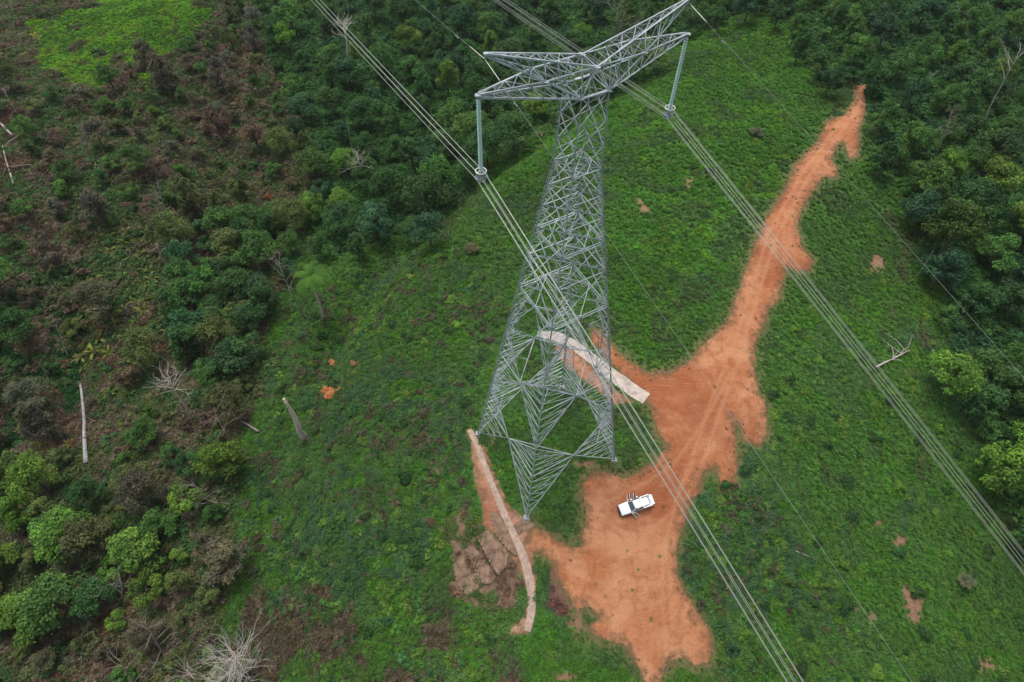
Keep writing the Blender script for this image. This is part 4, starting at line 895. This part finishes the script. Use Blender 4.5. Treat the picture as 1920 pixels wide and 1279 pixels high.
log((26,258), (-25,205), .30, 'white log cut off by the left edge of the photo', seed=3)
log((487,812), (428,778), .22, 'grey log lying at the foot of the scrub beside the green slope', seed=4, m=M_DEAD)
log((1640,692), (1702,660), .20, 'uprooted dead tree with spread bare limbs on the right slope', 'fallen_tree', seed=5, nb=9)
log((1490,1035), (1530,1052), .06, 'thin pale fallen pole beside the dirt yard on the right', seed=6)
log((60,745), (52,800), .08, 'thin pale stick lying in the brown patch at the far left', seed=7)
log((372,1205), (408,1192), .07, 'thin reddish stick near the bottom left silver tree', seed=8, m=M_DEADR)
# palm
def palm(b, t, label, sc=1., n=17, tint=(.075, .16, .025), seed=0, trunk=True):
    r = random.Random(seed); base = at1(*b); top = ray_near(*t, base.x, base.y)-base; root = empty('palm_tree', base); tag(root, label, 'palm tree'); mb = MB()
    mb.tube([Vector((0, 0, -.4))]+[top*(i/6)+Vector((.1*math.sin(i), 0, 0)) for i in range(1, 7)], [.42, .32, .28, .26, .25, .24, .22], 8); mb.build('trunk', M_DEADW, root, True)
    P = []; Nn = []; S = []; Vv = []
    fb = MB()
    for k in range(n):
        a = 6.283*k/n+r.uniform(-.15, .15); el = r.uniform(-.1, 1.1); L = sc*r.uniform(3.0, 4.2); p = top.copy(); d = Vector((math.cos(a)*math.cos(el), math.sin(a)*math.cos(el), math.sin(el))); pts = [p.copy()]
        for i in range(9): p = p+d*L/9; d = (d+Vector((0, 0, -.24))).normalized(); pts.append(p.copy())
        fb.tube(pts, [.04]*5+[.02]*5, 4)
        side = Vector((-math.sin(a), math.cos(a), 0)); vv = r.uniform(.3, .8)
        for i in range(1, 10):
            for f_ in (0, .5):
                q = pts[i-1].lerp(pts[i], f_); t_ = (pts[i]-pts[i-1]).normalized(); ll = sc*.95*math.sin(math.pi*min(1, (i+f_)/10.2)*.85+.25)
                for sy in (-1, 1):
                    e = q+side*sy*ll*.8+t_*ll*.45+Vector((0, 0, -ll*.45)); w_ = t_*.085; fb.add([q-w_, q+w_, e+w_*.4, e-w_*.4], [(0, 1, 2, 3)], vv+r.uniform(-.15, .15))
    o = fb.build('fronds', M_LEAF, root, att='v'); o.color = (*tint, 1); return root
palm((607,600), (583,518), 'green palm with drooping fronds at the foot of the grove', 1.25, 20, (.085, .20, .040), seed=1)
palm((1722,330), (1706,352), 'small grey green palm at the right forest edge', .8, 13, (.10, .14, .07), seed=2)

# ---- big yellow-green frond plants on the left slope
M_FR = M_LEAF
def frond_mesh(seed):
    r = random.Random(seed); mb = MB()
    for k in range(11):
        a = 6.283*k/11+r.uniform(-.3, .3); el = r.uniform(.5, 1.25); L = r.uniform(1.3, 2.2); p = Vector((0, 0, .1)); d = Vector((math.cos(a)*math.cos(el), math.sin(a)*math.cos(el), math.sin(el))); side = Vector((-math.sin(a), math.cos(a), 0)); V = []; vv = r.uniform(.1, .9)
        for i in range(7):
            w_ = .20*math.sin(math.pi*(i+.6)/7.2); V += [p-side*w_+Vector((0, 0, w_*.3)), p, p+side*w_+Vector((0, 0, w_*.3))]; p = p+d*L/6; d = (d+Vector((0, 0, -.28))).normalized()
        mb.add(V, [(i*3+j, i*3+j+1, i*3+j+4, i*3+j+3) for i in range(6) for j in (0, 1)], vv)
    me = bpy.data.meshes.new('fronds'); me.from_pydata(mb.v, [], mb.f); me.update(); a = me.attributes.new('v', 'FLOAT', 'POINT'); a.data.foreach_set('value', mb.att); me.materials.append(M_FR); return me
FRM = [frond_mesh(i) for i in range(4)]
def fronds(poly, rad, tries, seed, label, group, sc=(.7, 1.2), tints=((.17, .18, .035), (.12, .16, .03), (.20, .17, .05), (.07, .12, .03))):
    res, _ = poisson(poly, rad, tries, seed, .8)
    for x, y, z, q in res:
        o = bpy.data.objects.new('frond_plant', random.choice(FRM)); col.objects.link(o); o.location = (x, y, z); o.rotation_euler = (random.uniform(-.2, .2), random.uniform(-.2, .2), random.uniform(0, 6.28)); s_ = random.uniform(*sc); o.scale = (s_, s_, s_); o.color = (*jit(random.choice(tints)), 1)
        tag(o, label, 'plant', group)
    return len(res)
n1 = fronds([(150,430),(230,430),(290,440),(320,520),(345,600),(330,660),(300,640),(270,700),(240,760),(150,700),(140,600),(165,540)], 2.5, 1400, 31, 'yellow green plant with long arching fronds on the left scrub slope', 'yellow green frond plants on the left slope', (.9, 1.35), ((.15, .19, .040), (.10, .16, .035), (.17, .17, .05), (.08, .14, .035), (.08, .14, .035)))
n2 = fronds([(10,55),(70,60),(75,120),(20,110)], 2.6, 90, 32, 'yellowish frond plant at the edge of the bright green clearing', 'frond plants by the bright clearing')
n3 = fronds([(150,250),(330,260),(420,330),(300,440),(180,440),(120,330)], 4.6, 200, 33, 'scattered frond plant among the upper left scrub', 'frond plants in the upper left scrub', (.6, 1.0))
n4 = fronds([(880,250),(960,240),(1030,250),(1010,285),(930,300)], 3.0, 40, 34, 'pale frond plant at the foot of the forest behind the pylon', 'frond plants at the foot of the forest', (.8, 1.2), ((.12, .16, .07),))
n5 = fronds([(60,800),(250,790),(260,860),(90,870)], 3.2, 60, 35, 'orange tipped frond plant near the lower end of the long white log', 'frond plants near the long white log', (.6, .9), ((.20, .15, .03), (.16, .17, .03)))
print('FRONDS', n1, n2, n3, n4, n5)

# ---- separate bushes on the open slopes
def bush_mesh(seed, n=420, Rr=1.0, ls=.17):
    r = np.random.default_rng(seed); P = []; Nn = []; S = []; Vv = []
    for i in range(7):
        c = np.array([*(r.normal(size=2)*.38), r.uniform(.2, .5)])*Rr; lr = Rr*r.uniform(.35, .55); m_ = n//7; d = r.normal(size=(m_, 3)); d[:, 2] = np.abs(d[:, 2]); d /= np.linalg.norm(d, axis=1, keepdims=True)
        P.append(c+d*lr*r.uniform(.6, 1.1, (m_, 1))); Nn.append(d+np.array([0, 0, .6])+r.normal(size=(m_, 3))*.5); S.append(ls*r.uniform(.6, 1.5, m_)); Vv.append(.45+r.uniform(-.25, .25)+r.normal(size=m_)*.15)
    return leafcloud('bush', np.concatenate(P), np.concatenate(Nn), np.concatenate(S), np.concatenate(Vv), 1.5, rng=r)
BM = [bush_mesh(300+i, 420+60*i, 1., .15+.02*i) for i in range(5)]
def own_bush(px, py, sc, tint, label):
    p = at1(px, py, .5*sc); o = bpy.data.objects.new('shrub', BM[2]); col.objects.link(o); o.location = (p.x, p.y, p.z+.25); o.scale = (sc, sc, sc*.8); o.color = (*tint, 1); tag(o, label, 'shrub')
own_bush(620, 738, 1.75, (.44, .19, .085), 'larger orange leaved shrub on the green slope left of the pylon')
own_bush(625, 681, .95, (.42, .19, .09), 'small orange leaved shrub just above the larger orange one')
own_bush(664, 683, .8, (.30, .15, .09), 'dull orange brown shrub right of the small orange one')
own_bush(858, 610, 1.0, (.14, .28, .04), 'bright lime green shrub on the slope near the upper left cables')
own_bush(770, 520, .9, (.15, .24, .05), 'yellow green shrub at the top of the green slope')
def bushes(poly, rad, tries, seed, cols, sc, avoid=True):
    global cnt
    res, _ = poisson(poly, rad, tries, seed, .4); W = np.array(res); g = zones(W[:, 0], W[:, 1], W[:, 2]); k = ~(g['dirt'] | g['dirt2'] | g['slabred'] | g['terr']); ct = 0
    for w_, ok in zip(res, k):
        if not ok: continue
        c = pick(cols); o = bpy.data.objects.new('bush', random.choice(BM)); col.objects.link(o); s_ = random.uniform(*sc); o.location = w_[:3]; o.scale = (s_*random.uniform(.8, 1.2), s_, s_*random.uniform(.6, 1.)); o.rotation_euler[2] = random.uniform(0, 6.28); o.color = (*jit(c[1]), 1); tag(o, c[2], 'bush', c[3]); ct += 1
    return ct
PS_L = [(500,760),(520,590),(640,520),(760,480),(860,470),(960,560),(925,660),(885,790),(860,840),(880,950),(840,970),(800,1090),(480,1150),(450,960)]
PS_R = [(1345,900),(1440,840),(1450,600),(1600,600),(1760,760),(1850,960),(1920,1060),(1920,1290),(1350,1290),(1350,1180),(1290,1060)]
PS_T = [(1150,300),(1280,90),(1480,60),(1560,200),(1440,400),(1370,590),(1200,640),(1150,560)]
b1 = bushes(PS_L, 3.7, 1000, 41, [(6,(.032,.085,.024),'dark leafy bush on the green slope left of the pylon','dark bushes left of the pylon'),(2,(.085,.17,.03),'yellow green bush on the green slope left of the pylon','yellow green bushes left of the pylon'),(1,(.09,.075,.05),'withered brown bush on the green slope left of the pylon','withered bushes left of the pylon')], (.6, 1.3))
b2 = bushes(PS_R, 4.2, 900, 42, [(6,(.034,.090,.028),'dark leafy bush on the slope right of the dirt yard','dark bushes right of the dirt yard'),(2,(.09,.20,.03),'bright yellow green bush on the slope right of the dirt yard','yellow green bushes right of the dirt yard')], (.5, 1.3))
b3 = bushes(PS_T, 5.5, 200, 43, [(3,(.034,.095,.028),'low dark bush on the grass between the pylon and road','dark bushes between pylon and road'),(1,(.08,.17,.035),'low light green bush on the grass between the pylon and road','light bushes between pylon and road')], (.4, 1.0))
b4 = bushes(PF_W, 6, 400, 44, [(3,(.10,.075,.055),'brown withered bush on the scrubby left hillside','brown bushes on the left hillside'),(2,(.04,.08,.024),'green bush on the scrubby left hillside','green bushes on the left hillside')], (.7, 1.5))
print('BUSHES', b1, b2, b3, b4)

# ================================================================ GROUND COVER (instanced, uncountable)
def proto_col(name, meshes):
    c = bpy.data.collections.new(name)
    for i, me in enumerate(meshes): o = bpy.data.objects.new('%s_clump' % name, me); c.objects.link(o)
    return c
def tuft(seed, n=34, L=.55, wd=.045, spread=.28, flop=.5):
    r = random.Random(seed); mb = MB()
    for i in range(n):
        a = r.uniform(0, 6.28); q = spread*math.sqrt(r.random()); p = Vector((q*math.cos(a), q*math.sin(a), -.03)); b = r.uniform(0, 6.28); fl = r.uniform(.1, flop); d = Vector((math.cos(b)*fl, math.sin(b)*fl, 1)).normalized(); l_ = L*r.uniform(.5, 1.2); s_ = Vector((-math.sin(b), math.cos(b), 0))*wd*r.uniform(.7, 1.3)
        m_ = p+d*l_*.55; e = m_+(d+Vector((math.cos(b), math.sin(b), -.3))*.8).normalized()*l_*.5
        mb.add([p-s_, p+s_, m_+s_*.8, m_-s_*.8, e], [(0, 1, 2, 3), (3, 2, 4)], r.uniform(.1, .95))
    me = bpy.data.meshes.new('tuft'); me.from_pydata(mb.v, [], mb.f); me.update(); a = me.attributes.new('v', 'FLOAT', 'POINT'); a.data.foreach_set('value', mb.att); me.materials.append(M_COVER); return me
def herb(seed, n, Rr, ls, hz=.6, asp=1.5):
    r = np.random.default_rng(seed); d = r.normal(size=(n, 3)); d[:, 2] = np.abs(d[:, 2]); d /= np.linalg.norm(d, axis=1, keepdims=True); P = d*Rr*r.uniform(.3, 1., (n, 1))*np.array([1, 1, hz])
    P += np.array([r.normal()*.1, r.normal()*.1, 0]); return leafcloud('herb', P, d*.5+np.array([0, 0, .8])+r.normal(size=(n, 3))*.45, ls*r.uniform(.5, 1.5, n), .5+r.normal(size=n)*.2, asp, M_COVER, rng=r)
def twigs(seed, n=26, Rr=.7):
    r = random.Random(seed); mb = MB()
    for i in range(n):
        a = r.uniform(0, 6.28); el = r.uniform(.2, 1.4); d = Vector((math.cos(a)*math.cos(el), math.sin(a)*math.cos(el), math.sin(el))); p = Vector((r.uniform(-.2, .2), r.uniform(-.2, .2), 0)); q = p+d*Rr*r.uniform(.5, 1.2); q2 = q+Vector((r.uniform(-.2, .2), r.uniform(-.2, .2), r.uniform(-.05, .2)))
        mb.tube([p, q, q2], [.02, .014, .006], 3, False)
    mb.att = [.5]*len(mb.v); me = bpy.data.meshes.new('twigs'); me.from_pydata(mb.v, [], mb.f); me.update(); a = me.attributes.new('v', 'FLOAT', 'POINT'); a.data.foreach_set('value', [r.uniform(.2, .9) for _ in mb.v]); me.materials.append(M_COVER); return me
COLS = dict(grass=proto_col('grass', [tuft(i) for i in range(4)]), leafy=proto_col('leafy', [herb(10+i, 110, .55, .095+.02*i) for i in range(4)]+[herb(20+i, 150, .8, .12, .8) for i in range(3)]),
            scrub=proto_col('scrub', [twigs(i) for i in range(3)]+[herb(30+i, 70, .75, .13, .9, 2.2) for i in range(3)]))
def scatter(name, c, P, rot, scl, idx_, tint, label, cat):
    me = bpy.data.meshes.new(name); me.vertices.add(len(P)); me.vertices.foreach_set('co', P.astype(np.float32).ravel())
    for nm, ty, key, dat in (('rot', 'FLOAT_VECTOR', 'vector', rot), ('tint', 'FLOAT_VECTOR', 'vector', tint), ('scl', 'FLOAT_VECTOR', 'vector', scl), ('pid', 'INT', 'value', idx_)):
        a = me.attributes.new(nm, ty, 'POINT'); a.data.foreach_set(key, np.asarray(dat, np.int32 if ty == 'INT' else np.float32).ravel())
    o = bpy.data.objects.new(name, me); col.objects.link(o); ng = bpy.data.node_groups.new(name, 'GeometryNodeTree'); ng.interface.new_socket('Geometry', in_out='INPUT', socket_type='NodeSocketGeometry'); ng.interface.new_socket('Geometry', in_out='OUTPUT', socket_type='NodeSocketGeometry')
    gi = ng.nodes.new('NodeGroupInput'); go = ng.nodes.new('NodeGroupOutput'); ip = ng.nodes.new('GeometryNodeInstanceOnPoints'); ci = ng.nodes.new('GeometryNodeCollectionInfo'); ci.inputs['Collection'].default_value = c; ci.inputs['Separate Children'].default_value = True; ci.inputs['Reset Children'].default_value = True
    ip.inputs['Pick Instance'].default_value = True
    def na(n, t): k = ng.nodes.new('GeometryNodeInputNamedAttribute'); k.data_type = t; k.inputs['Name'].default_value = n; return k.outputs['Attribute']
    L = ng.links.new; L(gi.outputs[0], ip.inputs['Points']); L(ci.outputs[0], ip.inputs['Instance']); L(na('pid', 'INT'), ip.inputs['Instance Index']); L(na('rot', 'FLOAT_VECTOR'), ip.inputs['Rotation']); L(na('scl', 'FLOAT_VECTOR'), ip.inputs['Scale']); L(ip.outputs[0], go.inputs[0])
    o.modifiers.new('scatter', 'NODES').node_group = ng; return tag(o, label, cat, kind='stuff')
r = np.random.default_rng(5)
def visible(x, y): z = HH(x, y); px, py = proj(x, y, z); return z, (px > -230) & (px < 2120) & (py > -60) & (py < 1460)
def cands(st, ymax=1e9, ymin=-1e9):
    X, Y = np.meshgrid(np.arange(-222, 200, st), np.arange(max(-10, ymin), min(275, ymax), st)); X = (X+r.uniform(-.5, .5, X.shape)*st).ravel(); Y = (Y+r.uniform(-.5, .5, Y.shape)*st).ravel(); z, k = visible(X, Y); return X[k], Y[k], z[k]
X1, Y1, Z1 = cands(.50, 95); X2, Y2, Z2 = cands(.72, 999, 95)
X, Y, Z = np.concatenate([X1, X2]), np.concatenate([Y1, Y2]), np.concatenate([Z1, Z2]); far = np.concatenate([np.zeros(len(X1)), np.ones(len(X2))])
g = zones(X, Y, Z); n = len(X); u1 = r.uniform(0, 1, n); u2 = r.uniform(0, 1, n)
f1 = .5+.5*fbm(X, Y, 14, 71); f2 = .5+.5*fbm(X, Y, 5, 72); f3 = .5+.5*fbm(X, Y, 9, 73); f4 = .5+.5*fbm(X, Y, 30, 74)
bare = g['dirt'] | g['dirt2'] | g['slabred']; left = g['left'] & ~g['bright']
keep = ~bare & (u1 > g['soil']*1.15) & ~(g['terr'] & (u1 < .72)) & ~(g['purple'] & (u1 < .5))
# stay off the pads, path, truck and footings
for k_ in 'LNRF': p = corner(k_, 0); keep &= np.hypot(X-p.x, Y-p.y) > (1.2 if k_ != 'N' else 2.2)
for pl, wd in (([(1008,627),(1040,630),(1075,646),(1108,672),(1150,705),(1190,735),(1212,748)], 1.4), ([(880,806),(907,868),(925,915),(946,965),(966,1008),(982,1045),(993,1085),(998,1120),(996,1155),(989,1184)], .9)):
    W = at([q[0] for q in pl], [q[1] for q in pl]); keep &= segdist(X, Y, [tuple(q[:2]) for q in W], False) > wd
DW_ = at([p[0] for p in P_DIRT], [p[1] for p in P_DIRT]); eds = segdist(X, Y, [tuple(p[:2]) for p in DW_]); u3 = r.uniform(0, 1, n)
edge_in = g['dirt'] & (u3 < .8*np.exp(-eds/.7)*(.4+f2)) & (eds < 2.5); keep |= edge_in; keep &= ~(~bare & (u3 < .7*np.exp(-eds/1.1)*(.5+f1)))
hole = (g['py'] > 0)
tint = np.zeros((n, 3)); kindc = np.zeros(n, int)      # 0 grass 1 leafy 2 scrub
def setc(m, c, k): tint[m] = np.array(c); kindc[m] = k
setc(np.ones(n, bool), (.062, .175, .036), 0)
lf = (inpoly(g['px'], g['py'], PS_L) | inpoly(g['px'], g['py'], [(1290,930),(1420,900),(1480,1000),(1560,1100),(1600,1290),(1350,1290),(1345,1200),(1270,1080)])) ; lw = np.where(lf, .12, -.10)
top = inpoly(g['px'], g['py'], [(880,340),(1180,170),(1300,40),(1500,30),(1560,200),(1440,420),(1300,520),(1120,450),(960,420)])
setc(top & (f2 > .3), (.066, .215, .034), 0); setc(top & (f3 > .60), (.095, .27, .030), 0)
lw = np.where(top, -.22, lw)
setc((f1+lw > .50) & (f2 > .35) & ~left, (.056, .150, .042), 1); setc((f1+lw > .62) & (f2 > .45) & ~left, (.046, .125, .052), 1)
setc((f2 > .66) & ~left, (.060, .190, .026), 0); setc((f3 > .70) & ~left, (.060, .150, .046), 0); setc((f3 < .24) & ~left & ~top, (.062, .125, .044), 0); setc(lf & (f3+f2 < .58), (.085, .105, .062), 2)
pt = u2 > .975; setc(pt & ~left, (.10, .20, .035), 1); setc((u2 < .015) & lf, (.09, .085, .06), 2)
setc(left, (.120, .108, .080), 2); setc(left & (f2 > .46), (.082, .108, .044), 1); setc(left & (f1 > .56), (.052, .112, .038), 1); setc(left & (f3 > .70), (.12, .078, .062), 2); setc(left & (u2 > .96), (.12, .13, .04), 1); setc(left & (u2 < .05), (.14, .125, .11), 2)
dk = left & (g['px'] < 150+20*f1) & (g['py'] > 470) & (g['py'] < 860) & (f1+f2 > .75); setc(dk, (.022, .084, .026), 0)
for cx, cy, rx, ry in ((45,450,60,38),(125,425,45,34),(85,750,38,26),(50,620,40,40),(110,810,70,30),(200,170,40,25),(430,120,60,70)): setc(left & (((g['px']-cx)/rx)**2+((g['py']-cy)/ry)**2 < .6+f2), (.165, .120, .100), 2)
setc(g['bright'], (.105, .30, .020), 0); setc(g['bright'] & (f2 > .52), (.060, .185, .022), 0); setc(g['bright'] & (f3 > .62), (.120, .270, .022), 0); setc(g['bright'] & (f2 < .26), (.07, .13, .03), 1)
b2_ = g['brown2'] & (f2 < .40); setc(b2_, (.100, .096, .066), 2); setc(g['purple'], (.12, .07, .065), 2); setc(g['terr'], (.13, .10, .07), 2); setc(g['terr'] & (f2 > .55), (.06, .12, .035), 1)
setc(g['dryr'] & (f2 < .45), (.085, .125, .055), 0)
# forest floors: dark leafy understorey
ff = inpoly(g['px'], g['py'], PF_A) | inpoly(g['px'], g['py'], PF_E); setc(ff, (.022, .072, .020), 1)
tint[edge_in] = np.array([.085, .115, .045]); kindc[edge_in] = 0
tint[~left] *= np.array([1.16, .98, 1.08])
tint *= 1.03*(1+.15*r.normal(size=(n, 1)))*(1+.05*r.normal(size=(n, 3))); tint *= (.75+.5*f4)[:, None]; tint = np.clip(tint, .006, .5)
rot = np.stack([r.normal(0, .12, n), r.normal(0, .12, n), r.uniform(0, 6.283, n)], 1); sc0 = r.uniform(.5, 1.3, n)*(1+.30*far)*np.clip(.45+eds*.35, .45, 1)*np.where(left, r.uniform(.9, 1.7, n), 1); scl = np.stack([sc0, sc0, sc0*r.uniform(.7, 1.2, n)], 1)
scl[edge_in] *= .5
scl[kindc == 1] *= (.75+.7*f2[kindc == 1])[:, None]; thin = smoothstep(0, 1, g['soil']); P = np.stack([X, Y, Z], 1); cnts = dict(grass=4, leafy=7, scrub=6)
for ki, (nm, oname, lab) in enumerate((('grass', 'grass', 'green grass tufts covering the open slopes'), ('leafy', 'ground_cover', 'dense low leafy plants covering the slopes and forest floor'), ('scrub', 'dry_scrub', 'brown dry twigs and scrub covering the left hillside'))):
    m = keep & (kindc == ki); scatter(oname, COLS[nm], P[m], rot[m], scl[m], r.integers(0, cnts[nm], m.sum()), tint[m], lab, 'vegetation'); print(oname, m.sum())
BMC = []
for i in range(4):
    q_ = bush_mesh(340+i, 360, 1., .17+.02*i); q_.materials.clear(); q_.materials.append(M_COVER); BMC.append(q_)
COLS['thicket'] = proto_col('thicket', BMC)
def thicket(name, X, Y, Z, m, pal, lab, smin, smax):
    k = int(m.sum()); X, Y, Z = X[m], Y[m], Z[m]; w1 = .5+.5*fbm(X, Y, 11, 91)+r.normal(0, .16, k); ii = np.clip((w1*len(pal)).astype(int), 0, len(pal)-1); tn = np.array(pal)[ii]*(1+.2*r.normal(size=(k, 1))); s_ = r.uniform(smin, smax, k)
    scatter(name, COLS['thicket'], np.stack([X, Y, Z-.1], 1), np.stack([r.normal(0, .15, k), r.normal(0, .15, k), r.uniform(0, 6.28, k)], 1), np.stack([s_, s_, s_*r.uniform(.7, 1.3, k)], 1), r.integers(0, 4, k), np.clip(tn, .01, .5), lab, 'vegetation'); print(name, k)
Xt, Yt, Zt = cands(1.75); gt = zones(Xt, Yt, Zt); ut = r.uniform(0, 1, len(Xt)); ok = ~(gt['dirt'] | gt['dirt2'] | gt['slabred'] | gt['terr'] | gt['bright']); ft = .5+.5*fbm(Xt, Yt, 16, 92)
nl = segdist(gt['px'], gt['py'], [(165,880),(155,720)], False) > 26
nl &= (segdist(gt['px'], gt['py'], [(30,350),(7,275)], False) > 18) & (segdist(gt['px'], gt['py'], [(26,258),(-20,205)], False) > 18) & (segdist(gt['px'], gt['py'], [(490,815),(425,775)], False) > 14) & ~(inpoly(gt['px'], gt['py'], FRP) & (ut > .5))
thicket('thicket', Xt, Yt, Zt, ok & nl & gt['left'] & (ut < .45+.7*ft), [(.145,.118,.098),(.085,.112,.046),(.120,.104,.078),(.058,.118,.040),(.100,.120,.054),(.046,.105,.040),(.145,.108,.086),(.125,.135,.095)], 'tangled olive and brown thicket covering the left hillside', .8, 1.9)
Xu, Yu, Zu = cands(1.2, 120); gt = zones(Xu, Yu, Zu); ut = r.uniform(0, 1, len(Xu)); ok2 = ~(gt['dirt'] | gt['dirt2'] | gt['slabred'] | gt['terr'] | gt['bright']) & (segdist(gt['px'], gt['py'], P_DIRT, True) > 7); ft = .5+.5*fbm(Xu, Yu, 10, 93)
isl = inpoly(gt['px'], gt['py'], PS_L) | inpoly(gt['px'], gt['py'], P_BROWN2) | inpoly(gt['px'], gt['py'], [(1290,930),(1420,900),(1480,1000),(1560,1100),(1640,1290),(1350,1290),(1345,1200),(1270,1080)])
thicket('undergrowth', Xu, Yu, Zu, ok2 & isl & ~gt['left'] & (ut < -.25+1.6*ft), [(.052,.135,.042),(.072,.175,.042),(.044,.120,.056),(.105,.205,.044),(.095,.100,.068),(.052,.135,.042),(.105,.098,.070),(.058,.145,.040)], 'leafy undergrowth on the slopes left of the pylon and beside the dirt yard', .4, .95)
gt = zones(Xt, Yt, Zt)
ff_ = (inpoly(gt['px'], gt['py'], PF_A) | inpoly(gt['px'], gt['py'], PF_E)) & (segdist(gt['px'], gt['py'], [(1590,230),(1606,185),(1616,140)], False) > 14)
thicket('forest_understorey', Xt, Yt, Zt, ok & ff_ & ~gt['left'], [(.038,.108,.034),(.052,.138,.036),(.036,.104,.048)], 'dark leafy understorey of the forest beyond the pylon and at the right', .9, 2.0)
# sparse weeds and clods on the bare earth
m = bare & (u1 < .012*(1+2*f2)) & (u2 < .4)
scatter('weeds', COLS['leafy'], P[m], rot[m], scl[m]*.4, r.integers(0, 7, m.sum()), np.clip(tint[m]*1.1, 0, .4), 'small weeds growing along the bare earth', 'vegetation')
def clod(seed):
    rr = random.Random(seed); mb = MB(); mb.tube([(0, 0, -.03), (0, 0, .0), (0, 0, .06), (0, 0, .09)], [.05, .11, .08, .02], 6); mb.v = [(x*rr.uniform(.7, 1.3), y*rr.uniform(.7, 1.3), z) for x, y, z in mb.v]
    me = bpy.data.meshes.new('clod'); me.from_pydata(mb.v, [], mb.f); me.update(); a = me.attributes.new('v', 'FLOAT', 'POINT'); a.data.foreach_set('value', [.4]*len(mb.v)); me.materials.append(M_COVER); return me
COLS['clod'] = proto_col('clod', [clod(i) for i in range(3)])
X, Y, Z = cands(.7, 170); g = zones(X, Y, Z); m = (g['dirt'] | g['dirt2'] | g['slabred'] | g['terr']) & (fbm(X, Y, 6, 81) > .15) & (r.uniform(0, 1, len(X)) < .5); k = m.sum()
s_ = r.uniform(.2, .6, k); tn = np.array([.36, .17, .10])*(r.uniform(.5, 1.3, (k, 1)))
scatter('earth_clods', COLS['clod'], np.stack([X[m], Y[m], Z[m]+.08], 1), np.stack([np.zeros(k), np.zeros(k), r.uniform(0, 6.28, k)], 1), np.stack([s_, s_, s_], 1), r.integers(0, 3, k), tn, 'loose clods and stones on the bare red earth', 'clods')

# thin air haze over the valley
zmin = float(ZZ[(YY > -12) & (YY < 275)].min()); bm_ = MB(); hx0, hx1, hy0, hy1, hz0, hz1 = -1700, 1700, -1700, 1700, float(ZZ.min())-1.0, 96.0
bm_.box(((hx0+hx1)/2, (hy0+hy1)/2, (hz0+hz1)/2), (hx1-hx0, hy1-hy0, hz1-hz0))
M_HAZE = bpy.data.materials.new('haze'); M_HAZE.use_nodes = True; _t = M_HAZE.node_tree; _t.nodes.clear(); _v = _t.nodes.new('ShaderNodeVolumePrincipled'); _v.inputs['Color'].default_value = (.92, .95, 1, 1); _v.inputs['Density'].default_value = .00006
_o = _t.nodes.new('ShaderNodeOutputMaterial'); _t.links.new(_v.outputs[0], _o.inputs['Volume'])
tag(bm_.build('haze', M_HAZE), 'thin pale haze filling the air over the hillside', 'haze', kind='stuff')
